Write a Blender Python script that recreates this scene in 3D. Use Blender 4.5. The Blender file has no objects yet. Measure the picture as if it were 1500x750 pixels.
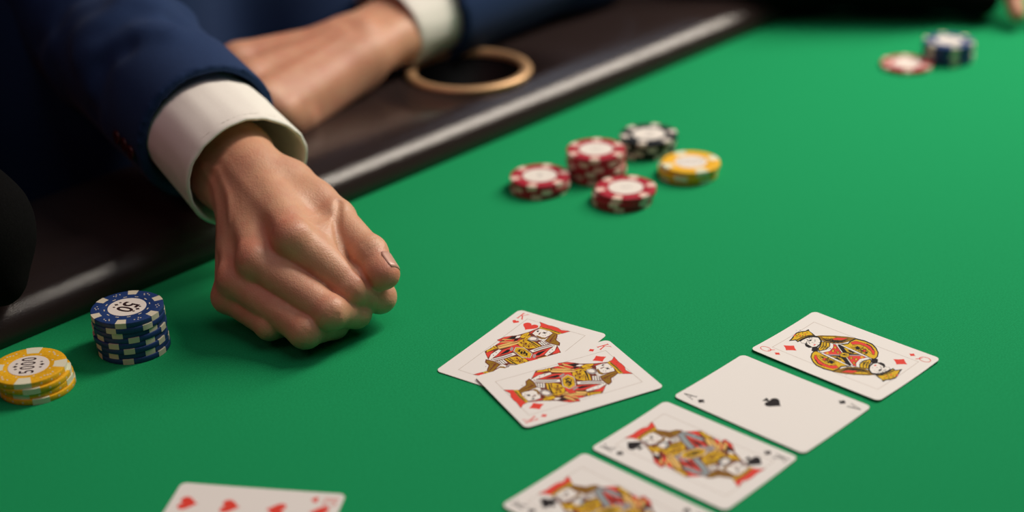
import bpy, bmesh, math, random
import numpy as np
from mathutils import Vector, Matrix

MM = 0.001
scene = bpy.context.scene
COL = scene.collection
random.seed(4)
np.random.seed(4)

# ------------------------------------------------------------------ camera
cam_d = bpy.data.cameras.new('camera')
cam = bpy.data.objects.new('camera', cam_d)
COL.objects.link(cam)
cam_d.sensor_width = 36.0
cam_d.lens = 2330.0 / 1500.0 * 36.0
cam.matrix_world = (Matrix.Translation((0, 0, 0.460))
                    @ Matrix.Rotation(math.radians(90 - 25.8), 4, 'X')
                    @ Matrix.Rotation(-0.036, 4, 'Z'))
cam_d.clip_start = 0.02
cam_d.clip_end = 50
cam_d.dof.use_dof = True
cam_d.dof.focus_distance = 0.945
cam_d.dof.aperture_fstop = 2.6
cam_d.dof.aperture_blades = 0
scene.camera = cam

# ------------------------------------------------------------------ world and lamps
world = bpy.data.worlds.new('dim_card_room')
scene.world = world
world.use_nodes = True
world.node_tree.nodes['Background'].inputs['Color'].default_value = (0.75, 0.80, 1.0, 1)
world.node_tree.nodes['Background'].inputs['Strength'].default_value = 0.02


def area(name, loc, target, sx, sy, power, color, spread=180, along=None):
    ld = bpy.data.lights.new(name, 'AREA')
    ld.shape = 'RECTANGLE'
    ld.size, ld.size_y = sx, sy
    ld.energy = power
    ld.color = color
    ld.spread = math.radians(spread)
    o = bpy.data.objects.new(name, ld)
    COL.objects.link(o)
    o.location = loc
    d = Vector(target) - Vector(loc)
    o.rotation_euler = d.to_track_quat('-Z', 'Y').to_euler()
    if along is not None:
        z = -d.normalized()
        x = Vector(along)
        x = (x - z * x.dot(z)).normalized()
        o.rotation_euler = Matrix((x, z.cross(x), z)).transposed().to_euler()
    return o


# the long lamp hangs parallel to the padded edge
area('table_lamp_light', (0.85, 1.56, 1.02), (0.10, 1.0, 0.0), 1.15, 0.28, 11.2, (1.0, 0.90, 0.775), 115, (0.70, 0.71, 0.0))
area('room_fill_light', (0.45, 0.55, 1.75), (0.05, 0.95, 0.0), 1.3, 1.3, 2.4, (1.0, 0.97, 0.94), 120)
area('blue_back_light', (0.25, 2.5, 1.15), (0.0, 1.2, 0.1), 1.1, 0.22, 1.5, (0.66, 0.80, 1.0))
area('purple_side_light', (-0.95, 0.2, 1.3), (-0.25, 1.0, 0.05), 0.9, 0.6, 1.0, (1.0, 0.32, 0.36), 110)

vs = scene.view_settings
vs.view_transform = 'Standard'
vs.look = 'None'
vs.gamma = 1.0
vs.use_curve_mapping = False
vs.exposure = 0.0


# ------------------------------------------------------------------ helpers
def tag(o, label=None, cat=None, group=None, kind=None):
    if label:
        o['label'] = label
    if cat:
        o['category'] = cat
    if group:
        o['group'] = group
    if kind:
        o['kind'] = kind
    return o


def link(name, mesh, mat=None, parent=None, smooth=False):
    if mat is not None and not mesh.materials:
        mesh.materials.append(mat)
    if smooth:
        mesh.polygons.foreach_set('use_smooth', [True] * len(mesh.polygons))
    o = bpy.data.objects.new(name, mesh)
    COL.objects.link(o)
    if parent is not None:
        o.parent = parent
    return o


def empty(name, loc=(0, 0, 0), rz=0.0):
    o = bpy.data.objects.new(name, None)
    o.empty_display_size = 0.01
    COL.objects.link(o)
    o.location = loc
    o.rotation_euler = (0, 0, rz)
    return o


def mesh_from(name, verts, faces, scale=MM):
    me = bpy.data.meshes.new(name)
    me.from_pydata([tuple(float(c) * scale for c in v) for v in verts], [], [tuple(int(i) for i in f) for f in faces])
    me.update()
    return me


def lathe(profile, n=48, cap_bottom=True, cap_top=True):
    """profile: list of (r, z) in mm from bottom to top; returns verts, faces"""
    v, f = [], []
    for r, z in profile:
        for i in range(n):
            a = 2 * math.pi * i / n
            v.append((r * math.cos(a), r * math.sin(a), z))
    m = len(profile)
    for j in range(m - 1):
        for i in range(n):
            k = (i + 1) % n
            f.append((j * n + i, j * n + k, (j + 1) * n + k, (j + 1) * n + i))
    if cap_bottom:
        f.append(tuple(reversed(range(n))))
    if cap_top:
        f.append(tuple((m - 1) * n + i for i in range(n)))
    return v, f


def auto_smooth(o, deg=40):
    me = o.data
    me.polygons.foreach_set('use_smooth', [True] * len(me.polygons))
    me.set_sharp_from_angle(angle=math.radians(deg))


# ------------------------------------------------------------------ materials
def mat(name, color, rough=0.5, spec=0.5, **kw):
    m = bpy.data.materials.new(name)
    m.use_nodes = True
    b = m.node_tree.nodes['Principled BSDF']
    b.inputs['Base Color'].default_value = (*color, 1)
    b.inputs['Roughness'].default_value = rough
    b.inputs['Specular IOR Level'].default_value = spec
    for k, v in kw.items():
        b.inputs[k.replace('_', ' ')].default_value = v
    return m


def nd(m, kind, **kw):
    n = m.node_tree.nodes.new(kind)
    for k, v in kw.items():
        if k in n.inputs:
            n.inputs[k].default_value = v
        else:
            setattr(n, k, v)
    return n


def lk(m, a, b):
    m.node_tree.links.new(a, b)


def bsdf(m):
    return m.node_tree.nodes['Principled BSDF']


def add_noise_color(m, c1, c2, scale, detail=3.0, lo=0.35, hi=0.65, coord='Object'):
    tc = nd(m, 'ShaderNodeTexCoord')
    no = nd(m, 'ShaderNodeTexNoise', Scale=scale, Detail=detail)
    cr = nd(m, 'ShaderNodeValToRGB')
    cr.color_ramp.elements[0].position = lo
    cr.color_ramp.elements[1].position = hi
    cr.color_ramp.elements[0].color = (*c1, 1)
    cr.color_ramp.elements[1].color = (*c2, 1)
    lk(m, tc.outputs[coord], no.inputs['Vector'])
    lk(m, no.outputs['Fac'], cr.inputs['Fac'])
    lk(m, cr.outputs['Color'], bsdf(m).inputs['Base Color'])
    return tc, no, cr


def add_bump(m, height_socket, strength, dist):
    bp = nd(m, 'ShaderNodeBump', Strength=strength, Distance=dist)
    lk(m, height_socket, bp.inputs['Height'])
    lk(m, bp.outputs['Normal'], bsdf(m).inputs['Normal'])
    return bp


# felt
M_felt = mat('green_felt', (0.012, 0.29, 0.105), 0.95, 0.05)
bsdf(M_felt).inputs['Sheen Weight'].default_value = 0.03
bsdf(M_felt).inputs['Sheen Tint'].default_value = (0.3, 0.9, 0.55, 1)
tc, no, cr = add_noise_color(M_felt, (0.0085, 0.260, 0.090), (0.012, 0.310, 0.112), 900, 2.0)
wv = nd(M_felt, 'ShaderNodeTexWave', Scale=420.0, Distortion=1.2)
wv.bands_direction = 'DIAGONAL'
lk(M_felt, tc.outputs['Object'], wv.inputs['Vector'])
ad = nd(M_felt, 'ShaderNodeMath', operation='ADD')
lk(M_felt, no.outputs['Fac'], ad.inputs[0])
lk(M_felt, wv.outputs['Fac'], ad.inputs[1])
add_bump(M_felt, ad.outputs[0], 0.25, 0.0003)

# padded rail leather
M_leather = mat('black_leather', (0.026, 0.0175, 0.0165), 0.155, 0.48)
tc = nd(M_leather, 'ShaderNodeTexCoord')
vo = nd(M_leather, 'ShaderNodeTexVoronoi', Scale=620.0)
vo.feature = 'DISTANCE_TO_EDGE'
nz = nd(M_leather, 'ShaderNodeTexNoise', Scale=260.0, Detail=4.0)
mx = nd(M_leather, 'ShaderNodeVectorMath', operation='MULTIPLY_ADD')
lk(M_leather, nz.outputs['Color'], mx.inputs[0])
mx.inputs[1].default_value = (0.004, 0.004, 0.004)
lk(M_leather, tc.outputs['Object'], mx.inputs[2])
lk(M_leather, mx.outputs[0], vo.inputs['Vector'])
ad = nd(M_leather, 'ShaderNodeMath', operation='MULTIPLY_ADD')
lk(M_leather, nz.outputs['Fac'], ad.inputs[0])
ad.inputs[1].default_value = 0.5
lk(M_leather, vo.outputs['Distance'], ad.inputs[2])
add_bump(M_leather, ad.outputs[0], 0.26, 0.00045)

M_brass = mat('tan_brass', (0.62, 0.38, 0.20), 0.42, 0.5, Metallic=0.55)
M_well = mat('black_plastic', (0.006, 0.006, 0.006), 0.5, 0.3)
M_wood = mat('dark_wood', (0.02, 0.013, 0.010), 0.5, 0.4)
M_carpet = mat('dark_carpet', (0.010, 0.008, 0.011), 0.95, 0.1)
add_noise_color(M_carpet, (0.006, 0.005, 0.008), (0.016, 0.010, 0.014), 60)
M_wall = mat('dark_wall_paint', (0.010, 0.010, 0.011), 0.85, 0.2)
add_noise_color(M_wall, (0.008, 0.008, 0.009), (0.013, 0.012, 0.012), 3)

# ------------------------------------------------------------------ room shell
def box_mesh(name, x0, x1, y0, y1, z0, z1):
    v = [(x, y, z) for z in (z0, z1) for y in (y0, y1) for x in (x0, x1)]
    f = [(0, 2, 3, 1), (4, 5, 7, 6), (0, 1, 5, 4), (2, 6, 7, 3), (0, 4, 6, 2), (1, 3, 7, 5)]
    return mesh_from(name, v, f)


FLOOR_Z = -740
tag(link('floor', box_mesh('floor', -2600, 2600, -1500, 3400, FLOOR_Z - 60, FLOOR_Z), M_carpet), kind='structure')
tag(link('wall_back', box_mesh('wall_back', -2600, 2600, 3400, 3460, FLOOR_Z, 2000), M_wall), kind='structure')
tag(link('wall_left', box_mesh('wall_left', -2660, -2600, -1500, 3460, FLOOR_Z, 2000), M_wall), kind='structure')

# ------------------------------------------------------------------ the table
# table frame: s runs along the padded edge, t runs outwards from the felt to the players
ORG = np.array([-63.2, 1102.8])
US = np.array([0.695, 0.719])
US = US / np.linalg.norm(US)
NT = np.array([-US[1], US[0]])


def st(s, t, z=0.0):
    p = ORG + s * US + t * NT
    return (p[0], p[1], z)


table = empty('poker_table', tuple(c * MM for c in st(200, -560, FLOOR_Z)))
tag(table, 'poker table with green felt top and padded black leather armrest', 'table')
TINV = Matrix.Translation(-table.location)


def into_table(me):
    me.transform(TINV)
    return me


TABLE_POLY = [st(-500, 0)[:2], st(1150, 0)[:2], (1250, 1700), (1500, 1000), (1064, 400), (700, -20), (50, -150), (-400, 150)]
RC = 130.0


def loop_path():
    """inner felt outline of the many-sided table, corners rounded: (x, y, outward nx, outward ny)"""
    n = len(TABLE_POLY)
    P = [np.array(q, float) for q in TABLE_POLY]
    pts = []
    for i in range(n):
        a, b, c = P[i - 1], P[i], P[(i + 1) % n]
        d0 = (b - a) / np.linalg.norm(b - a)
        d1 = (c - b) / np.linalg.norm(c - b)
        n0 = np.array([-d0[1], d0[0]])
        n1 = np.array([-d1[1], d1[0]])
        turn = math.acos(max(-1, min(1, float(d0 @ d1))))
        cut = RC * math.tan(turn / 2)
        ctr = b - d0 * cut - n0 * RC
        k0 = max(6, int(math.degrees(turn) / 4))
        for k in range(k0 + 1):
            nn = n0 * (1 - k / k0) + n1 * (k / k0)
            nn /= np.linalg.norm(nn)
            q = ctr + nn * RC
            pts.append((q[0], q[1], nn[0], nn[1]))
        # intermediate points on the straight towards the next corner
        d2 = P[(i + 2) % n] - c
        d2 /= np.linalg.norm(d2)
        turn2 = math.acos(max(-1, min(1, float(d1 @ d2))))
        s0 = b + d1 * cut
        s1 = c - d1 * RC * math.tan(turn2 / 2)
        for k in range(1, 16):
            q = s0 + (s1 - s0) * k / 16
            pts.append((q[0], q[1], n1[0], n1[1]))
    return pts


PATH = loop_path()
prof = [(3, -8), (0.6, -1), (-1.2, 5), (-0.6, 9.5), (1.2, 14), (4, 18), (8.5, 21.6), (14, 24.2), (22, 26.4), (34, 28),
        (52, 28.8), (75, 29), (100, 28.4), (120, 26.6), (136, 23), (147, 17), (153, 8), (155, -4), (155, -30), (150, -46), (120, -50)]
# refine the profile with a Catmull-Rom pass so that the roll is smooth


def catmull(pts, sub):
    P = [np.array(q, float) for q in pts]
    P = [2 * P[0] - P[1]] + P + [2 * P[-1] - P[-2]]
    out = []
    for i in range(1, len(P) - 2):
        for k in range(sub):
            t = k / sub
            a, b, c, d = P[i - 1], P[i], P[i + 1], P[i + 2]
            out.append(0.5 * ((2 * b) + (-a + c) * t + (2 * a - 5 * b + 4 * c - d) * t * t + (-a + 3 * b - 3 * c + d) * t ** 3))
    out.append(P[-2])
    return out


prof_f = catmull(prof, 4)
v, f = [], []
m = len(prof_f)
for (x, y, nx, ny) in PATH:
    for (o, z) in prof_f:
        v.append((x + nx * o, y + ny * o, z))
N = len(PATH)
for i in range(N):
    for j in range(m - 1):
        a, b = i * m + j, ((i + 1) % N) * m + j
        f.append((a, b, b + 1, a + 1))
rail = link('padded_rail', into_table(mesh_from('padded_rail', v, f)), M_leather, table, smooth=True)
tag(rail, label='padded black leather armrest rail')

v = [(x + nx * 40, y + ny * 40, 0) for (x, y, nx, ny) in PATH]
vb = [(x + nx * 40, y + ny * 40, -22) for (x, y, nx, ny) in PATH]
f = [tuple(reversed(range(N))), tuple(N + i for i in range(N))] + [(i, (i + 1) % N, N + (i + 1) % N, N + i) for i in range(N)]
felt = link('felt_top', into_table(mesh_from('felt_top', v + vb, f)), M_felt, table)
tag(felt, label='bright green felt playing surface')

# two pedestals so that the table stands on the floor
for pc in ((100, 500), (750, 750)):
    pv, pf = lathe([(230, 0), (230, 25), (90, 60), (75, 120), (75, 560), (120, 640), (300, 700), (300, 718)], 32)
    me = mesh_from('pedestal', pv, pf)
    ped = link('pedestal', me, M_wood, table)
    c = (pc[0], pc[1], FLOOR_Z)
    ped.location = Vector((c[0] * MM, c[1] * MM, c[2] * MM)) - table.location
    auto_smooth(ped)

# cup holder let into the rail
CH = st(123, 73, 0)
ch_loc = Vector((CH[0] * MM, CH[1] * MM, 0)) - table.location
cv, cf = lathe([(46.5, -70), (46.5, 60)], 64)
cut = link('cup_cutter', mesh_from('cup_cutter', cv, cf))
cut.location = table.location + ch_loc
bm_ = rail.modifiers.new('cup_hole', 'BOOLEAN')
bm_.operation = 'DIFFERENCE'
bm_.object = cut
bm_.solver = 'FAST'
bpy.context.view_layer.update()
dg = bpy.context.evaluated_depsgraph_get()
new_me = bpy.data.meshes.new_from_object(rail.evaluated_get(dg))
rail.modifiers.clear()
rail.data = new_me
bpy.data.objects.remove(cut)

holder_v, holder_f = lathe([(0.1, -46), (43, -46), (45.8, -40), (46.2, 27), (44.6, 27), (44.2, -38), (41, -43.5), (0.1, -44)], 64, False, False)
well = link('cup_holder', mesh_from('cup_holder', holder_v, holder_f), M_well, table, smooth=True)
well.location = ch_loc
ring_prof = [(43.6, 27.6), (43.2, 29.5), (43.8, 31.6), (46, 32.9), (49, 33.0), (51.4, 32.0), (52.4, 30.2), (52.2, 28.2), (49, 27.4), (43.6, 27.6)]
rv, rf = lathe(ring_prof, 96, False, False)
ring = link('rim', mesh_from('rim', rv, rf), M_brass, well, smooth=True)
tag(ring, label='tan metal rim of the cup holder')

# ------------------------------------------------------------------ playing cards
M_card = mat('card_stock', (0.83, 0.815, 0.785), 0.38, 0.3)
bsdf(M_card).inputs['Coat Weight'].default_value = 0.08
bsdf(M_card).inputs['Coat Roughness'].default_value = 0.25
INK = {'r': (0.76, 0.065, 0.045), 'g': (0.72, 0.46, 0.02), 'o': (0.30, 0.17, 0.015), 'k': (0.020, 0.015, 0.015),
       'w': (0.84, 0.82, 0.78), 'y': (0.80, 0.52, 0.16), 'b': (0.17, 0.040, 0.022), 'e': (0.36, 0.33, 0.33),
       'l': (0.48, 0.40, 0.34), 't': (0.30, 0.36, 0.38)}
M_ink = bpy.data.materials.new('printed_ink')
M_ink.use_nodes = True
at = nd(M_ink, 'ShaderNodeAttribute', attribute_name='ink')
lk(M_ink, at.outputs['Color'], bsdf(M_ink).inputs['Base Color'])
bsdf(M_ink).inputs['Roughness'].default_value = 0.4
bsdf(M_ink).inputs['Specular IOR Level'].default_value = 0.12
QUEEN_ART = [
    (1, 'o', [(7.2,26.0),(10.3,23.7),(15.3,17.4),(19.0,11.0),(20.8,6.5),(15.9,7.0),(10.6,9.1),(7.1,13.0),(5.5,17.0),(5.8,20.8)]),
    (2, 'r', [(12.9,17.1),(18.2,9.8),(13.7,11.2),(10.6,15.5)]),
    (2, 'k', [(7.7,21.2),(8.7,16.7),(12.7,11.1),(17.7,8.8),(11.8,9.9),(8.5,14.0),(6.8,18.0)]),
    (3, 'g', [(9.2,22.9),(13.5,17.5),(13.8,15.2),(10.1,17.7),(8.5,21.1)]),
    (1, 'k', [(-6.9,16.1),(-11.1,15.4),(-15.3,13.1),(-19.2,8.9),(-21.6,4.6),(-22.0,-1.0),(-20.7,-6.3),(-15.9,-7.2),(-12.8,-6.5),(-9.1,-9.4),(-7.8,-3.9),(-7.9,2.6),(-7.4,9.3),(-6.3,13.8)]),
    (2, 'g', [(-7.6,15.5),(-11.2,14.7),(-14.8,12.8),(-18.3,9.0),(-20.5,4.9),(-20.9,-0.2),(-19.7,-5.6),(-15.6,-6.4),(-12.0,-5.8),(-8.9,-8.4),(-8.5,-4.1),(-8.6,2.1),(-8.2,8.7),(-7.2,13.2)]),
    (3, 'r', [(-11.2,12.8),(-14.8,10.9),(-18.0,6.8),(-19.0,1.1),(-18.1,-4.5),(-14.7,-6.0),(-13.2,-3.6),(-16.3,-0.7),(-16.3,4.0),(-14.0,8.7),(-11.0,11.7)]),
    (3, 'k', [(-11.9,2.4),(-9.9,1.8),(-11.2,-0.4),(-13.4,-0.6),(-13.4,0.9)]),
    (3, 'r', [(-11.7,6.9),(-10.2,6.1),(-11.4,4.2),(-13.3,4.5),(-13.2,5.9)]),
    (3, 'k', [(-10.6,8.9),(-9.6,8.3),(-10.4,7.1),(-11.6,7.6)]),
    (3, 'k', [(-14.6,2.0),(-14.0,1.3),(-15.2,0.5),(-15.7,1.1)]),
    (4, 'g', [(-11.2,11.7),(-13.9,8.6),(-15.8,4.0),(-15.8,-0.4),(-12.7,-3.2),(-13.3,-1.2),(-14.4,1.9),(-13.3,6.4),(-11.5,9.9)]),
    (4, 'k', [(-16.1,9.5),(-15.5,9.1),(-18.2,5.5),(-18.7,2.0),(-19.6,2.0),(-19.0,5.5)]),
    (1, 'r', [(-8.0,10.8),(-1.3,9.8),(6.8,12.7),(7.0,9.8),(0.2,2.5),(-0.2,-0.3),(-6.3,6.2)]),
    (2, 'g', [(-5.3,9.5),(-3.5,9.5),(-3.9,7.9),(-5.7,7.9)]),
    (2, 'g', [(-0.8,8.5),(1.2,8.6),(0.4,7.1),(-1.9,6.8)]),
    (2, 'g', [(4.1,10.3),(5.3,9.8),(3.8,8.2),(2.2,8.4)]),
    (2, 'g', [(0.2,5.7),(1.9,5.5),(-0.1,3.6),(-1.5,4.0)]),
    (2, 'e', [(-8.2,10.6),(-5.1,7.1),(-1.1,2.3),(-0.4,-0.4),(-6.1,6.4)]),
    (1, 'k', [(-7.8,9.0),(-3.4,3.2),(-0.4,-0.4),(-6.6,-9.0),(-8.5,-9.7),(-8.7,-3.6),(-7.8,2.6)]),
    (2, 'g', [(-7.5,6.6),(-4.4,2.5),(-3.9,-0.9),(-6.9,-5.5),(-7.6,-2.8),(-7.2,2.4)]),
    (3, 'k', [(-6.7,3.4),(-5.0,1.5),(-6.1,-2.4),(-6.9,-1.1)]),
    (2, 'r', [(-1.8,-2.0),(-0.8,-3.2),(-5.7,-8.4),(-7.0,-8.6)]),
    (3, 'w', [(-7.0,14.0),(-5.9,13.8),(-6.7,3.4),(-8.2,-8.5),(-9.2,-8.9),(-8.3,3.0)]),
    (4, 'w', [(6.6,10.4),(7.4,10.1),(0.2,0.0),(-1.3,-1.0)]),
    (3, 'k', [(7.2,9.6),(7.8,7.8),(3.9,1.6),(0.7,-0.5),(-0.2,-0.3)]),
    (3, 'w', [(6.6,14.6),(6.9,12.6),(3.3,10.1),(-1.7,9.1),(-7.1,11.4),(-6.0,14.0),(-1.0,11.9),(2.3,12.3)]),
    (4, 'k', [(4.6,19.5),(6.8,14.7),(3.0,12.1),(-2.1,11.6),(-6.2,13.5),(-3.8,16.3),(0.2,17.1)]),
    (5, 'g', [(4.3,18.9),(6.1,14.8),(2.9,12.5),(-1.7,12.2),(-5.3,13.8),(-3.6,15.7),(0.3,16.7)]),
    (6, 'k', [(4.4,18.1),(4.6,17.7),(1.1,15.3),(-3.1,14.3),(-3.5,14.6),(1.0,15.8)]),
    (6, 'k', [(5.1,16.5),(5.3,16.1),(2.1,13.9),(-3.0,12.9),(-3.4,13.1),(1.8,14.4)]),
    (4, 'k', [(-3.7,29.8),(-4.2,25.0),(-6.4,22.8),(-6.7,20.3),(-5.1,19.1),(-8.5,17.1),(-8.4,15.0),(-5.9,14.2),(-2.8,16.9),(1.2,17.3),(5.4,19.6),(8.2,23.5),(7.5,26.9),(2.7,29.3)]),
    (5, 'w', [(-3.5,28.5),(1.3,28.4),(5.2,26.6),(7.0,23.3),(4.8,20.2),(1.4,18.3),(-2.5,17.9),(-4.7,19.4),(-4.0,22.5),(-3.7,24.5),(-4.8,26.9)]),
    (6, 'k', [(0.3,25.3),(1.9,25.5),(2.7,24.6),(1.0,24.2),(-0.1,24.6)]),
    (6, 'k', [(-3.1,25.3),(-2.1,25.1),(-3.1,23.8),(-3.8,23.9)]),
    (6, 'r', [(-2.6,20.3),(-0.9,20.4),(-0.5,19.6),(-2.0,19.3)]),
    (6, 'e', [(-1.3,24.6),(-0.8,24.4),(-2.0,22.6),(-2.7,22.7)]),
    (5, 'k', [(-8.0,33.7),(-4.2,34.5),(-0.9,35.6),(3.3,36.6),(6.5,35.5),(8.7,33.8),(11.6,33.6),(9.8,31.5),(9.2,29.1),(7.8,26.0),(3.7,28.1),(-1.0,29.2),(-5.5,29.0),(-4.5,31.4)]),
    (6, 'g', [(-6.3,33.3),(-3.7,34.0),(-1.2,35.0),(2.7,35.8),(5.8,34.8),(8.0,33.2),(10.0,32.6),(8.6,29.1),(7.6,26.9),(4.4,28.8),(-0.5,29.9),(-4.6,29.8),(-3.7,31.8)]),
    (7, 'k', [(-4.0,31.3),(0.4,31.0),(5.0,29.7),(8.1,27.7),(7.5,27.3),(4.4,29.1),(-0.1,30.3),(-4.3,30.5)]),
    (7, 'r', [(-0.7,35.7),(1.0,35.9),(0.5,34.8),(-1.1,34.5)]),
    (7, 'k', [(2.6,34.9),(3.2,34.5),(1.8,33.7)]),
    (7, 'k', [(5.5,33.9),(6.0,33.4),(4.5,32.7)]),
    (7, 'k', [(7.6,32.3),(8.0,31.8),(6.7,31.2)]),
    (7, 'r', [(1.6,33.0),(2.7,33.1),(2.0,32.1),(0.8,32.1)]),
    (7, 'r', [(5.2,31.9),(6.1,31.8),(5.3,31.0),(4.3,31.0)]),
    (8, 'g', [(-1.4,2.3),(0.9,2.1),(1.7,0.8),(2.4,-1.3),(0.9,-2.8),(-1.4,-2.5),(-2.3,-1.2),(-3.1,0.7)]),
    (9, 'k', [(-1.2,1.6),(0.4,-0.2),(0.7,-2.1),(-0.2,-0.6)]),
    (1, 'r', [(-13.5,32.8),(-9.4,27.8),(-13.5,23.0),(-17.2,28.1)]),
]
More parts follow.
